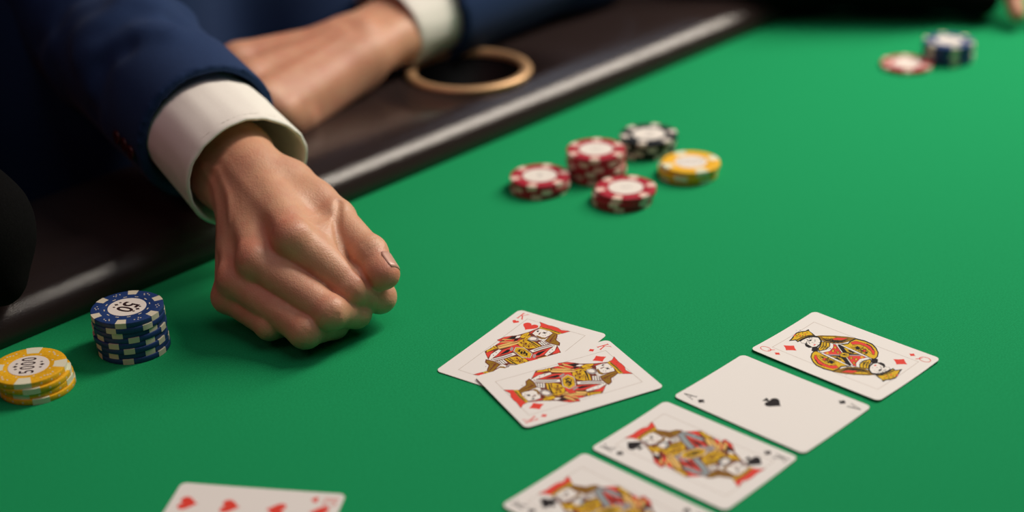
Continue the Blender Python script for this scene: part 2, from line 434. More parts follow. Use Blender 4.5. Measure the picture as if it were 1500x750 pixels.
KING_ART = [
    (1, 'b', [(-21.9,4.6),(-20.1,10.3),(-14.6,16.0),(-10.9,23.2),(-8.6,30.1),(-4.5,25.0),(-1.4,17.8),(7.6,16.9),(12.7,17.6),(20.2,10.6),(19.0,2.7),(18.7,-4.7),(13.6,-11.7),(9.0,-12.7),(7.0,-8.2),(2.6,0.2)]),
    (2, 'r', [(-21.4,4.7),(-19.8,10.1),(-16.8,13.9),(-17.9,7.8),(-19.7,4.0)]),
    (2, 'y', [(-20.3,6.2),(-19.7,7.6),(-12.4,11.4),(-9.8,14.2),(-11.0,10.6),(-16.0,6.8)]),
    (3, 'k', [(-16.5,9.5),(-16.3,13.0),(-14.2,15.0),(-13.7,10.9)]),
    (2, 'w', [(-14.8,14.6),(-12.6,16.9),(-11.7,14.3),(-13.5,12.0)]),
    (3, 'g', [(-12.0,14.5),(-12.4,18.1),(-11.2,22.2),(-9.7,21.9),(-8.9,19.1),(-9.5,14.6)]),
    (2, 'r', [(-9.9,21.5),(-9.6,25.0),(-8.6,30.1),(-8.4,26.7),(-8.3,22.1)]),
    (2, 'y', [(-17.7,-1.5),(-15.5,3.5),(-10.7,10.5),(-9.1,10.8),(-12.9,3.9),(-16.5,-1.9)]),
    (2, 'r', [(-12.5,1.9),(-11.6,5.6),(-8.2,6.1),(-2.9,5.0),(-5.6,3.5),(-8.0,1.3)]),
    (2, 'g', [(-9.6,7.8),(-10.3,10.8),(-8.9,14.3),(-3.6,14.0),(-1.0,14.3),(5.0,12.1),(3.2,8.1),(-0.3,5.3),(-5.6,5.4)]),
    (3, 'b', [(-8.3,9.1),(-8.2,10.3),(-6.6,9.3),(-6.7,8.4)]),
    (3, 'b', [(-5.4,9.9),(-5.1,11.1),(-3.4,9.9),(-3.7,8.8)]),
    (3, 'b', [(-4.9,6.7),(-4.7,7.6),(-3.1,6.7),(-3.3,5.9)]),
    (3, 'b', [(-1.9,7.7),(-1.7,8.6),(0.1,7.7),(-0.2,6.7)]),
    (3, 'b', [(-8.3,11.8),(-8.0,12.7),(-6.6,11.9),(-6.8,11.1)]),
    (3, 'b', [(-5.9,8.5),(-5.9,9.3),(-4.5,8.7),(-4.7,8.1)]),
    (3, 'k', [(-8.4,14.0),(-8.1,14.6),(-1.6,13.4),(4.4,11.0),(4.1,10.5),(-1.6,12.4)]),
    (3, 'b', [(-1.1,11.1),(-1.0,11.8),(3.6,9.7),(3.4,9.1)]),
    (3, 'e', [(-8.1,14.7),(-8.2,18.1),(-5.0,20.0),(-1.0,19.3),(-0.3,16.1),(-3.3,14.1)]),
    (4, 'w', [(-6.6,15.1),(-6.9,17.7),(-4.8,19.2),(-2.3,18.8),(-1.9,16.6),(-4.0,15.1)]),
    (3, 'w', [(0.7,14.9),(3.1,18.6),(7.9,17.0),(5.5,12.5)]),
    (4, 'k', [(1.5,15.6),(1.7,16.0),(6.0,13.9),(5.8,13.5)]),
    (4, 'k', [(2.2,16.9),(2.4,17.2),(6.8,15.2),(6.6,14.8)]),
    (4, 'k', [(2.9,17.9),(3.1,18.2),(7.5,16.4),(7.3,16.0)]),
    (2, 'w', [(2.0,4.0),(4.9,10.7),(9.0,17.3),(12.7,17.6),(15.1,11.4),(14.5,3.8),(12.4,4.1),(11.5,10.5),(11.3,15.3),(7.7,9.1),(4.9,3.0)]),
    (3, 'e', [(3.6,5.5),(5.6,10.3),(9.4,16.4),(11.0,16.7),(6.8,9.6),(4.9,5.0)]),
    (4, 'k', [(10.9,16.2),(11.1,16.7),(11.9,16.2),(11.7,15.7)]),
    (4, 'k', [(12.7,11.6),(12.7,12.2),(13.5,11.7),(13.4,11.2)]),
    (4, 'k', [(13.2,8.1),(13.2,8.7),(14.0,8.3),(13.9,7.7)]),
    (2, 'r', [(7.1,-4.1),(5.8,0.7),(6.2,4.0),(11.6,14.6),(11.5,9.9),(12.1,3.7),(10.2,-1.1)]),
    (3, 'k', [(8.1,0.6),(7.6,4.4),(10.3,10.0),(10.2,5.3),(10.0,1.9)]),
    (3, 'e', [(8.2,-2.1),(6.5,0.9),(7.3,2.3),(8.8,0.8),(9.7,-2.0)]),
    (2, 'y', [(7.5,-9.0),(10.8,-2.0),(14.4,3.6),(16.8,3.1),(12.8,-3.7),(9.1,-9.3)]),
    (3, 'g', [(15.6,3.2),(18.1,9.4),(18.3,11.2),(20.0,9.1),(18.8,5.8),(19.4,2.2),(18.1,2.0)]),
    (3, 'b', [(16.1,4.4),(16.3,4.7),(19.4,3.2),(19.3,2.7)]),
    (2, 'r', [(14.9,12.4),(14.0,16.2),(18.6,11.8),(17.7,9.3),(15.8,6.9)]),
    (2, 'r', [(10.0,-13.3),(12.7,-11.2),(16.7,-7.6),(18.6,-4.0),(18.9,0.5),(16.3,-1.6),(12.9,-7.9),(10.4,-10.0)]),
    (3, 'k', [(11.2,-12.8),(11.1,-10.1),(12.7,-8.6),(13.1,-11.5)]),
    (3, 'y', [(11.3,-8.7),(11.9,-7.3),(18.6,-2.9),(18.5,-4.6)]),
    (3, 'g', [(7.6,-20.1),(5.6,-15.5),(7.4,-11.9),(8.8,-14.9),(9.4,-17.5)]),
    (4, 'w', [(-5.7,-1.8),(-7.6,3.4),(-2.9,5.4),(3.3,3.0),(4.8,-1.6),(-1.4,-3.6)]),
    (5, 'g', [(-5.2,-1.4),(-6.9,3.1),(-2.7,4.7),(2.6,2.7),(3.8,-1.2),(-1.7,-2.8)]),
    (6, 'k', [(-3.1,-0.5),(-4.2,1.8),(-2.3,2.9),(-2.8,1.1),(-1.5,-0.8)]),
    (6, 'k', [(0.6,-1.1),(-0.2,1.4),(-1.3,2.6),(1.0,1.5),(2.0,-0.7)]),
    (3, 'b', [(3.3,18.7),(2.8,23.8),(1.6,29.7),(5.4,29.6),(7.1,26.7),(8.7,22.9),(12.6,21.1),(14.3,17.9),(11.6,17.4),(7.8,17.4)]),
    (4, 'o', [(3.7,18.9),(3.3,23.5),(2.3,29.2),(5.1,29.1),(6.4,26.8),(8.3,22.6),(12.0,20.8),(13.3,18.3),(11.3,18.0),(7.7,17.9)]),
    (5, 'b', [(5.9,19.1),(5.0,23.8),(4.4,28.3),(5.0,28.1),(5.8,23.6),(7.1,19.2)]),
    (4, 'b', [(-8.6,22.1),(-9.0,26.4),(-8.0,30.2),(-0.8,30.5),(3.0,29.2),(3.0,25.5),(2.3,21.1),(0.2,19.7),(-3.6,19.8)]),
    (5, 'w', [(-8.1,22.3),(-8.4,26.2),(-7.4,29.8),(-0.8,30.1),(2.4,28.9),(2.4,25.8),(1.6,21.5),(-0.2,20.3),(-3.6,20.2)]),
    (6, 'o', [(-4.4,20.9),(-4.2,21.7),(-0.6,20.9),(2.1,22.2),(2.3,20.5),(0.3,19.6)]),
    (6, 'k', [(-7.0,25.3),(-7.4,26.7),(-6.3,27.8),(-6.4,26.6),(-5.6,25.6)]),
    (6, 'k', [(-3.0,25.9),(-3.0,27.2),(-0.6,27.6),(-1.3,26.7),(-1.1,25.8)]),
    (6, 'b', [(-4.4,23.0),(-4.8,26.1),(-4.2,25.9),(-3.4,23.2)]),
    (5, 'r', [(-8.7,31.4),(-9.3,33.9),(-12.1,36.8),(-5.1,36.0),(-3.0,36.4),(1.1,36.2),(4.8,34.7),(10.2,36.2),(7.4,31.3),(-0.5,31.8)]),
    (6, 'g', [(-8.4,30.0),(-8.4,31.7),(-1.4,32.3),(7.1,31.7),(6.2,29.2),(-0.8,30.1)]),
    (7, 'k', [(-6.9,31.0),(-6.8,31.6),(-0.7,31.9),(5.9,31.4),(5.8,30.8),(-0.4,31.2)]),
]


def heart(cx, cy, h, up=1):
    pts = []
    for i in range(40):
        t = 2 * math.pi * i / 40
        x = 16 * math.sin(t) ** 3
        y = 13 * math.cos(t) - 5 * math.cos(2 * t) - 2 * math.cos(3 * t) - math.cos(4 * t)
        pts.append((cx + x / 30 * h * 1.0, cy + up * (y + 2.5) / 30 * h))
    return [pts]


def diamond(cx, cy, h, up=1):
    w = h * 0.42
    q = h * 0.5
    pts = []
    for (a, b) in (((0, q), (w, 0)), ((w, 0), (0, -q)), ((0, -q), (-w, 0)), ((-w, 0), (0, q))):
        for k in range(4):
            t = k / 4
            s = 1 - 0.10 * math.sin(math.pi * t)
            pts.append((cx + (a[0] * (1 - t) + b[0] * t) * s, cy + (a[1] * (1 - t) + b[1] * t) * s))
    return [pts]


def spade(cx, cy, h, up=1):
    body = []
    for i in range(40):
        t = 2 * math.pi * i / 40
        x = 16 * math.sin(t) ** 3
        y = 13 * math.cos(t) - 5 * math.cos(2 * t) - 2 * math.cos(3 * t) - math.cos(4 * t)
        body.append((cx + x / 30 * h * 0.92, cy - up * (y - 1.0) / 30 * h * 0.86 + up * 0.06 * h))
    stem = [(cx - 0.05 * h, cy + up * 0.0 * h), (cx + 0.05 * h, cy), (cx + 0.09 * h, cy - up * 0.32 * h), (cx + 0.22 * h, cy - up * 0.5 * h), (cx - 0.22 * h, cy - up * 0.5 * h), (cx - 0.09 * h, cy - up * 0.32 * h)]
    return [body, stem]


def club(cx, cy, h, up=1):
    out = []
    for dx, dy in ((0, 0.24), (-0.26, -0.10), (0.26, -0.10)):
        out.append([(cx + dx * h + 0.235 * h * math.cos(a * math.pi / 9), cy + up * dy * h + 0.235 * h * math.sin(a * math.pi / 9)) for a in range(18)])
    out.append([(cx - 0.06 * h, cy + up * 0.1 * h), (cx + 0.06 * h, cy + up * 0.1 * h), (cx + 0.08 * h, cy - up * 0.3 * h), (cx + 0.2 * h, cy - up * 0.5 * h), (cx - 0.2 * h, cy - up * 0.5 * h), (cx - 0.08 * h, cy - up * 0.3 * h)])
    return out


SUIT = {'hearts': (heart, 'r'), 'diamonds': (diamond, 'r'), 'spades': (spade, 'k'), 'clubs': (club, 'k')}


def stroke(pts, w):
    """thick polyline as a list of quads"""
    out = []
    for a, b in zip(pts[:-1], pts[1:]):
        d = np.array(b) - np.array(a)
        L = np.linalg.norm(d)
        if L < 1e-6:
            continue
        n = np.array([-d[1], d[0]]) / L * w / 2
        e = d / L * w * 0.3
        out.append([tuple(np.array(a) - e + n), tuple(np.array(a) - e - n), tuple(np.array(b) + e - n), tuple(np.array(b) + e + n)])
    return out


def arc(cx, cy, rx, ry, a0, a1, n=18):
    return [(cx + rx * math.cos(math.radians(a0 + (a1 - a0) * i / n)), cy + ry * math.sin(math.radians(a0 + (a1 - a0) * i / n))) for i in range(n + 1)]


def glyph(ch, cx, cy, h):
    """thin serif index letters drawn as pen strokes"""
    w = h * 0.62
    thick, thin, ser = h * 0.11, h * 0.055, h * 0.045

    def P(x, y):
        return (cx + x * w, cy + y * h)
    q = []
    if ch == 'K':
        q += stroke([P(-.32, -.5), P(-.32, .5)], thick)
        q += stroke([P(-.30, -.08), P(.40, .5)], thin)
        q += stroke([P(-.10, .08), P(.42, -.5)], thick)
        for x, y, s in ((-.32, -.5, .2), (-.32, .5, .2), (.40, .5, .17), (.44, -.5, .17)):
            q += stroke([P(x - s, y), P(x + s, y)], ser)
    elif ch == 'A':
        q += stroke([P(-.42, -.5), P(0, .5)], thin)
        q += stroke([P(0, .5), P(.42, -.5)], thick)
        q += stroke([P(-.26, -.14), P(.26, -.14)], thin)
        for x, s in ((-.42, .17), (.42, .17)):
            q += stroke([P(x - s, -.5), P(x + s, -.5)], ser)
    elif ch == 'Q':
        q += stroke(arc(cx, cy, w * .55, h * .48, 0, 360, 28), thin * 1.25)
        q += stroke([P(-.1, -.30), P(.25, -.42), P(.62, -.62)], thick * .8)
    elif ch == '10':
        q += stroke([(cx - w * .55, cy - h * .5), (cx - w * .55, cy + h * .5)], thick)
        q += stroke([(cx - w * .8, cy + h * .33), (cx - w * .55, cy + h * .5)], thin)
        q += stroke(arc(cx + w * .3, cy, w * .42, h * .48, 0, 360, 24), thick * .8)
    return q


def rot180(pts):
    return [(-x, -y) for x, y in pts]


def rounded_rect(w, h, r, n=6):
    pts = []
    for cx, cy, a0 in ((w / 2 - r, h / 2 - r, 0), (-w / 2 + r, h / 2 - r, 90), (-w / 2 + r, -h / 2 + r, 180), (w / 2 - r, -h / 2 + r, 270)):
        pts += [(cx + r * math.cos(math.radians(a0 + 90 * i / n)), cy + r * math.sin(math.radians(a0 + 90 * i / n))) for i in range(n + 1)]
    return pts


CW, CL, CT = 63.3, 88.0, 0.32


def card(rank, suit, loc, rot, label, bend=(0.0, 0.0), z0=0.0, tilt=(0.0, 0.0), swap=None):
    """bend: lift in mm at the short ends / long sides; tilt: slope along card x / y"""
    fn, ink = SUIT[suit]

    def lift(x, y):
        return bend[0] * (y / 44.0) ** 2 + bend[1] * (x / 31.6) ** 2 + tilt[0] * x + tilt[1] * y

    # slab with an inner grid so that it can bend
    bm = bmesh.new()
    out = rounded_rect(CW, CL, 3.4)
    nx, ny = 15, 13
    top = [bm.verts.new((x, y, CT)) for x, y in out]
    bot = [bm.verts.new((x, y, 0)) for x, y in out]
    bm.faces.new(top)
    bm.faces.new(list(reversed(bot)))
    n = len(out)
    for i in range(n):
        bm.faces.new((bot[i], bot[(i + 1) % n], top[(i + 1) % n], top[i]))
    for k in range(1, ny):
        y = -44 + 88 * k / ny
        g = bm.verts[:] + bm.edges[:] + bm.faces[:]
        bmesh.ops.bisect_plane(bm, geom=g, plane_co=(0, y, 0), plane_no=(0, 1, 0))
    for k in range(1, nx):
        x = -31.6 + 63.3 * k / nx
        g = bm.verts[:] + bm.edges[:] + bm.faces[:]
        bmesh.ops.bisect_plane(bm, geom=g, plane_co=(x, 0, 0), plane_no=(1, 0, 0))
    for v in bm.verts:
        v.co.z += lift(v.co.x, v.co.y)
        v.co *= MM
    me = bpy.data.meshes.new('playing_card')
    bm.to_mesh(me)
    bm.free()
    o = link('playing_card', me, M_card)
    o.location = (loc[0] * MM, loc[1] * MM, z0 * MM)
    o.rotation_euler = (0, 0, math.radians(rot))
    tag(o, label, 'card', 'playing cards dealt face up on the felt')

    def print_part(name, polys):
        bmp = bmesh.new()
        cols = []
        for lev, col, pts in polys:
            z = CT + 0.012 + 0.012 * lev
            vv = []
            for x, y in pts:
                vv.append(bmp.verts.new((x, y, z)))
            try:
                fc = bmp.faces.new(vv)
            except ValueError:
                continue
            fc.normal_update()
            if fc.normal.z < 0:
                fc.normal_flip()
            fc.material_index = 0
            cols.append(INK[col])
        lay = bmp.faces.layers.float_vector.new('ink')
        bmp.faces.ensure_lookup_table()
        for fc, c in zip(bmp.faces, cols):
            fc[lay] = c
        tri = bmesh.ops.triangulate(bmp, faces=bmp.faces[:])
        for k in range(1, ny):
            y = -44 + 88 * k / ny
            bmesh.ops.bisect_plane(bmp, geom=bmp.verts[:] + bmp.edges[:] + bmp.faces[:], plane_co=(0, y, 0), plane_no=(0, 1, 0))
        for k in range(1, nx):
            x = -31.6 + 63.3 * k / nx
            bmesh.ops.bisect_plane(bmp, geom=bmp.verts[:] + bmp.edges[:] + bmp.faces[:], plane_co=(x, 0, 0), plane_no=(1, 0, 0))
        for v in bmp.verts:
            # follow the slab exactly: piecewise linear between its grid lines
            v.co.z += lift(v.co.x, v.co.y)
            v.co *= MM
        m2 = bpy.data.meshes.new(name)
        bmp.to_mesh(m2)
        bmp.free()
        return link(name, m2, M_ink, o)

    idx = []
    ix_, iy = -25.2, 37.6
    if rank == '10':
        ix_ = -24.2
    for g in glyph(rank, ix_, iy, 7.0):
        idx.append((1, ink, g))
    for g in fn(-25.2, 29.2, 4.2):
        idx.append((1, ink, g))
    print_part('corner_index', idx)
    print_part('corner_index', [(l, c, rot180(p)) for l, c, p in idx])
    if rank in ('K', 'Q'):
        art = []
        A = QUEEN_ART if rank == 'Q' else KING_ART
        for l, c, p in A:
            if rank == 'Q' and p[0] == (-13.5, 32.8):
                continue
            if swap and c in swap:
                c = swap[c] if not isinstance(swap[c], tuple) else swap[c][(len(p) + int(abs(p[0][0]) * 10)) % len(swap[c])]
            art.append((l, c, p))
        fig = art + [(l, c, rot180(p)) for l, c, p in art]
        # shift one half by half a level so that coplanar overlaps never fight
        fig = [(l + (0.5 if i >= len(art) else 0.0), c, p) for i, (l, c, p) in enumerate(fig)]
        seen = {}
        fin = []
        for l, c, p in fig:
            seen[l] = seen.get(l, 0) + 1
            fin.append((l + 0.018 * (seen[l] % 24), c, p))
        # engraved outlines round every larger colour field and little ticks inside the gold
        rs = np.random.RandomState(7)
        for l, c, p in list(fin):
            q = np.array(p)
            ar = 0.5 * abs(float(np.sum(q[:, 0] * np.roll(q[:, 1], -1) - q[:, 1] * np.roll(q[:, 0], -1))))
            if ar < 3.0:
                continue
            dk = 'k' if rank == 'Q' else 'b'
            if c in ('g', 'r', 'o', 'y', 'w'):
                for g in stroke(list(p) + [p[0]], 0.20):
                    fin.append((l + 0.5, dk, g))
            if c in ('g', 'o'):
                cen = q.mean(0)
                for _ in range(int(ar * (1.1 if rank == 'Q' else 0.7))):
                    i = rs.randint(len(q))
                    w_ = rs.uniform(0.25, 0.8)
                    a_ = cen + (q[i] * rs.uniform(0.3, 1) + q[(i + 1) % len(q)] * rs.uniform(0, 0.3) - cen) * w_ * 0.8
                    th_ = rs.uniform(0, 6.28)
                    d_ = np.array([math.cos(th_), math.sin(th_)]) * rs.uniform(0.3, 0.7)
                    for g in stroke([tuple(a_), tuple(a_ + d_)], rs.uniform(0.2, 0.38)):
                        fin.append((l + 0.45, dk, g))
        print_part('court_figure', fin)
        pip = [(1, ink, g) for g in fn(-14.3, 28.2, 9.4)]
        print_part('suit_mark', pip)
        print_part('suit_mark', [(l, c, rot180(p)) for l, c, p in pip])
        fr = []
        for a, b in (((-20.8, 36.2), (20.8, 36.2)), ((20.8, 36.2), (20.8, -36.2)), ((20.8, -36.2), (-20.8, -36.2)), ((-20.8, -36.2), (-20.8, 36.2))):
            for g in stroke([a, b], 0.26):
                fr.append((0.2, 'l', g))
        print_part('frame_line', fr)
    elif rank == 'A':
        print_part('suit_mark', [(1, ink, g) for g in fn(0, 0.5, 10.5)])
    elif rank == '10':
        for x, y in ((-14.5, 34), (-14.5, 11.6), (-14.5, -11.6), (-14.5, -34), (14.5, 34), (14.5, 11.6), (14.5, -11.6), (14.5, -34), (0, 22.8), (0, -22.8)):
            print_part('suit_mark', [(1, ink, g) for g in fn(x, y, 10.5, 1 if y > 0 else -1)])
    return o


card('Q', 'diamonds', (190.7, 802.6), 43.98, 'queen of diamonds card beyond the ace, last of the face-up row', bend=(0.3, 0.8), z0=0.1)
card('A', 'spades', (140.3, 753.5), 224.4, 'ace of spades card with one small black spade in its middle', bend=(0.2, 0.4), z0=0.1)
BLK = {'r': ('r', 'r', 'e'), 'w': ('w', 't', 'w'), 'e': 't'}
card('K', 'spades', (91.5, 704.8), 45.85, 'king of spades card lying in the row beside the ace', bend=(0.2, 0.4), z0=0.1, swap=BLK)
card('K', 'clubs', (43.6, 655.3), 45.7, 'black-suited king card cut off by the bottom edge of the photo', bend=(0.2, 0.4), z0=0.1, swap=BLK)
card('K', 'hearts', (4.4, 819.4), -34.85, 'king of hearts card partly covered by the king of diamonds', bend=(0.1, 0.2), z0=0.1)
card('K', 'diamonds', (29.6, 782.1), -63.95, 'king of diamonds card lying on top of the king of hearts', bend=(0.05, 0.05), z0=0.95, tilt=(-0.006, -0.003))
card('10', 'hearts', (-137.9, 654.9), -100.6, 'ten of hearts card alone at the bottom edge below the fist', bend=(0.2, 0.4), z0=0.1)

# ------------------------------------------------------------------ poker chips
CR, CH_T = 21.5, 3.4
CHIP_COL = {'blue': (0.016, 0.046, 0.175), 'yellow': (0.82, 0.45, 0.015), 'red': (0.40, 0.012, 0.030), 'black': (0.010, 0.011, 0.014)}
SPOT_COL = {'blue': (0.66, 0.62, 0.48), 'yellow': (0.74, 0.74, 0.56), 'red': (0.80, 0.58, 0.50), 'black': (0.70, 0.64, 0.58)}
M_inlay = mat('chip_inlay_paper', (0.78, 0.74, 0.68), 0.5, 0.3)
M_dark = mat('chip_print_dark', (0.030, 0.012, 0.014), 0.5, 0.3)
M_grey = mat('chip_print_grey', (0.42, 0.40, 0.38), 0.5, 0.3)
M_chip, M_spot = {}, {}
for k in CHIP_COL:
    M_chip[k] = mat(k + '_chip_clay', CHIP_COL[k], 0.45, 0.4)
    c = CHIP_COL[k]
    add_noise_color(M_chip[k], tuple(x * 0.88 for x in c), tuple(min(1, x * 1.10) for x in c), 800)
    M_spot[k] = mat(k + '_chip_spot', SPOT_COL[k], 0.5, 0.35)

bv, bf = lathe([(21.0, 0), (21.35, 0.12), (21.5, 0.4), (21.5, CH_T - 0.4), (21.35, CH_T - 0.12), (21.0, CH_T), (13.0, CH_T), (12.7, CH_T - 0.12)], 64)
chip_meshes = {}
for k in CHIP_COL:
    me = mesh_from(k + '_chip_body', bv, bf)
    me.materials.append(M_chip[k])
    me.polygons.foreach_set('use_smooth', [True] * len(me.polygons))
    me.set_sharp_from_angle(angle=math.radians(30))
    chip_meshes[k] = me


def sector_mesh(name, r0, r1, half_deg, z0, z1, n=6):
    v, f = [], []
    for z in (z0, z1):
        for r in (r0, r1):
            for i in range(n + 1):
                a = math.radians(-half_deg + 2 * half_deg * i / n)
                v.append((r * math.cos(a), r * math.sin(a), z))
    m = n + 1
    for i in range(n):
        f.append((i, i + 1, m + i + 1, m + i))
        f.append((2 * m + i, 3 * m + i, 3 * m + i + 1, 2 * m + i + 1))
        f.append((m + i, m + i + 1, 3 * m + i + 1, 3 * m + i))
        f.append((i + 1, i, 2 * m + i, 2 * m + i + 1))
    f.append((0, m, 3 * m, 2 * m))
    f.append((n, 2 * m + n, 3 * m + n, m + n))
    return mesh_from(name, v, f)


NSPOT = {'blue': 6, 'yellow': 4, 'red': 6, 'black': 6}
HALF = {'blue': 8.6, 'yellow': 13.0, 'red': 9.5, 'black': 9.5}
R_IN = {'blue': 16.4, 'yellow': 14.4, 'red': 15.2, 'black': 15.2}
INL_R = {'blue': 11.4, 'yellow': 11.7, 'red': 12.4, 'black': 12.4}
spot_meshes, inlay_meshes = {}, {}
for k in CHIP_COL:
    me = sector_mesh(k + '_edge_spot', R_IN[k], CR + 0.05, HALF[k], -0.02, CH_T + 0.03)
    me.materials.append(M_spot[k])
    spot_meshes[k] = me
    iv, if_ = lathe([(INL_R[k], CH_T - 0.2), (INL_R[k], CH_T + 0.03), (INL_R[k] - 0.2, CH_T + 0.05)], 48)
    me = mesh_from(k + '_inlay', iv, if_)
    me.materials.append(M_inlay)
    inlay_meshes[k] = me
dot_v, dot_f = lathe([(0.62, 0), (0.55, 0.05)], 10)
dot_mesh = mesh_from('pip_dot', dot_v, dot_f)
dash_mesh = mesh_from('ring_dash', [(-1.1, -.32, 0), (1.1, -.32, 0), (1.1, .32, 0), (-1.1, .32, 0), (-1.1, -.32, .05), (1.1, -.32, .05), (1.1, .32, .05), (-1.1, .32, .05)],
                      [(4, 5, 6, 7), (0, 1, 5, 4), (1, 2, 6, 5), (2, 3, 7, 6), (3, 0, 4, 7)])
star_mesh = mesh_from('small_diamond', [(-.75, 0, 0), (0, -.95, 0), (.75, 0, 0), (0, .95, 0), (-.75, 0, .03), (0, -.95, .03), (.75, 0, .03), (0, .95, .03)],
                      [(4, 5, 6, 7), (0, 1, 5, 4), (1, 2, 6, 5), (2, 3, 7, 6), (3, 0, 4, 7)])
for m_, mm_ in ((dot_mesh, M_spot['blue']), (dash_mesh, M_spot['blue']), (star_mesh, M_dark)):
    m_.materials.append(mm_)

text_cache = {}


def text_mesh(txt, size, material, xs=1.0, bold=0.0):
    key = (txt, size, material.name, xs)
    if key in text_cache:
        return text_cache[key]
    cu = bpy.data.curves.new('numeral', 'FONT')
    cu.body = txt
    cu.size = size * MM
    cu.align_x = 'CENTER'
    cu.align_y = 'CENTER'
    cu.extrude = 0.00002
    cu.offset = bold * MM
    cu.space_character = 1.18 if len(txt) > 3 else 1.0
    cu.resolution_u = 4
    ob = bpy.data.objects.new('numeral', cu)
    COL.objects.link(ob)
    bpy.context.view_layer.update()
    me = bpy.data.meshes.new_from_object(ob.evaluated_get(bpy.context.evaluated_depsgraph_get()))
    bpy.data.objects.remove(ob)
    me.transform(Matrix.Diagonal((xs, 1, 1, 1)))
    me.materials.clear()
    me.materials.append(material)
    text_cache[key] = me
    return me


NUM = {'blue': '50', 'yellow': '5000', 'red': '5', 'black': '100'}
ORD = ['topmost', 'second from top', 'third from top', 'fourth from top', 'fifth from top', 'sixth from top', 'seventh from top', 'bottom']


def chip(color, x, y, z, rot, top, txt_rot, label, group, near):
    o = link('poker_chip', chip_meshes[color])
    o.location = (x * MM, y * MM, z * MM)
    o.rotation_euler = (0, 0, math.radians(rot))
    tag(o, label, 'poker chip', group)
    n = NSPOT[color]
    for i in range(n):
        s = link('edge_spot', spot_meshes[color], None, o)
        s.rotation_euler = (0, 0, 2 * math.pi * i / n)
    if not top:
        if near and color == 'yellow':
            for i in range(4):
                for d in (28, 45, 62):
                    a = math.radians(i * 90 + d)
                    q = link('pip_dot', dot_mesh, None, o)
                    q.location = (CR * MM * math.cos(a), CR * MM * math.sin(a), CH_T * MM / 2)
                    q.rotation_euler = (0, math.pi / 2, a)
        return o
    inl = link('inlay', inlay_meshes[color], None, o)
    pm = M_dark if near else M_grey
    size = {'50': 15.0, '5000': 12.0, '5': 10, '100': 8}[NUM[color]]
    num = link('numeral', text_mesh(NUM[color], size, pm, {'5000': 0.70, '50': 0.80}.get(NUM[color], 0.85), (0.28 if color == 'blue' else 0.10) if near else 0.0), None, inl)
    num.location = (0, 0, (CH_T + 0.075) * MM)
    num.rotation_euler = (0, 0, math.radians(txt_rot - rot))
    if near:
        tr = math.radians(txt_rot - rot)
        for sgn in (-1, 1):
            for off, sc in ((-3.2, 1.1), (0, 1.6), (3.2, 1.1)):
                q = link('suit_mark', star_mesh, None, inl)
                lx, ly = off, sgn * (7.6 if off == 0 else 7.0)
                q.location = ((lx * math.cos(tr) - ly * math.sin(tr)) * MM, (lx * math.sin(tr) + ly * math.cos(tr)) * MM, (CH_T + 0.06) * MM)
                q.rotation_euler = (0, 0, tr)
                q.scale = (sc, sc, 1)
        if color == 'blue':
            for i in range(12):
                a = math.radians(i * 30 + 15)
                q = link('ring_dash', dash_mesh, None, o)
                q.location = (13.3 * math.cos(a) * MM, 13.3 * math.sin(a) * MM, CH_T * MM)
                q.rotation_euler = (0, 0, a + math.pi / 2)
            for i in range(6):
                for d in ((-6, 18.2), (0, 19.0), (6, 18.2), (3, 17.0)):
                    a = math.radians(i * 60 + 30 + d[0])
                    q = link('pip_dot', dot_mesh, None, o)
                    q.location = (d[1] * math.cos(a) * MM, d[1] * math.sin(a) * MM, CH_T * MM)
                    q.scale = (0.75, 0.75, 1)
        else:
            for i in range(4):
                for d, r in ((-13, 17.8), (0, 18.0), (13, 17.8), (-5, 17.2), (5, 18.6), (-24, 13.6), (24, 13.6)):
                    a = math.radians(i * 90 + 45 + d)
                    q = link('pip_dot', dot_mesh, None, o)
                    q.location = (r * math.cos(a) * MM, r * math.sin(a) * MM, CH_T * MM)
                for d in (28, 45, 62):
                    a = math.radians(i * 90 + d)
                    q = link('pip_dot', dot_mesh, None, o)
                    q.location = (CR * MM * math.cos(a), CR * MM * math.sin(a), CH_T * MM / 2)
                    q.rotation_euler = (0, math.pi / 2, a)
    return o


def stack(color, n, x, y, rots, offs, txt_rot, what, group, near=False):
    """x, y: centre of the top chip; offs: shift of each chip from it, top first"""
    for i in range(n):
        ox, oy = offs[i] if i < len(offs) else offs[-1]
        lev = n - 1 - i
        if n == 1:
            lab = what
        else:
            pos = 'bottom' if i == n - 1 else ORD[i]
            lab = '%s chip, %s of %s' % (color, pos, what)
        chip(color, x + ox, y + oy, lev * CH_T * 1.006 + 0.05, rots[i % len(rots)], i == 0, txt_rot, lab, group, near)


stack('blue', 8, -230.5, 844.2, [31, 13, 24, 47, 16, 38, 10, 32], [(0, 0), (.3, -.3), (-.4, .3), (.4, .2), (-.5, -.2), (.3, -.4), (.5, .2), (1.0, -.2)], -114,
      'the tall stack marked 50 beside the fist', 'blue chips in the near stack', True)
stack('yellow', 4, -280.4, 801.4, [5, 12, -8, 20], [(0, 0), (2.0, -.6), (2.6, .4), (3.4, -.5)], 98,
      'the stack marked 5000 at the left edge', 'yellow chips in the near stack', True)
stack('red', 3, 22.2, 1063.1, [12, 40, 22], [(0, 0), (.5, -.3), (-.3, .2)], -10, 'the low stack nearest the leather rail', 'red chips on the felt')
stack('red', 6, 64.4, 1084.6, [24, 0, 33, 15, 48, 20], [(0, 0), (.4, .3), (-.5, .2), (.2, -.5), (.6, .1), (-.3, .3)], -95, 'the tall stack in the middle of the chip group', 'red chips on the felt')
stack('red', 3, 82.4, 1035.8, [8, 8, 20], [(0, 0), (-2.2, -.6), (-2.8, .2)], -90, 'the low stack in front of the tall red stack', 'red chips on the felt')
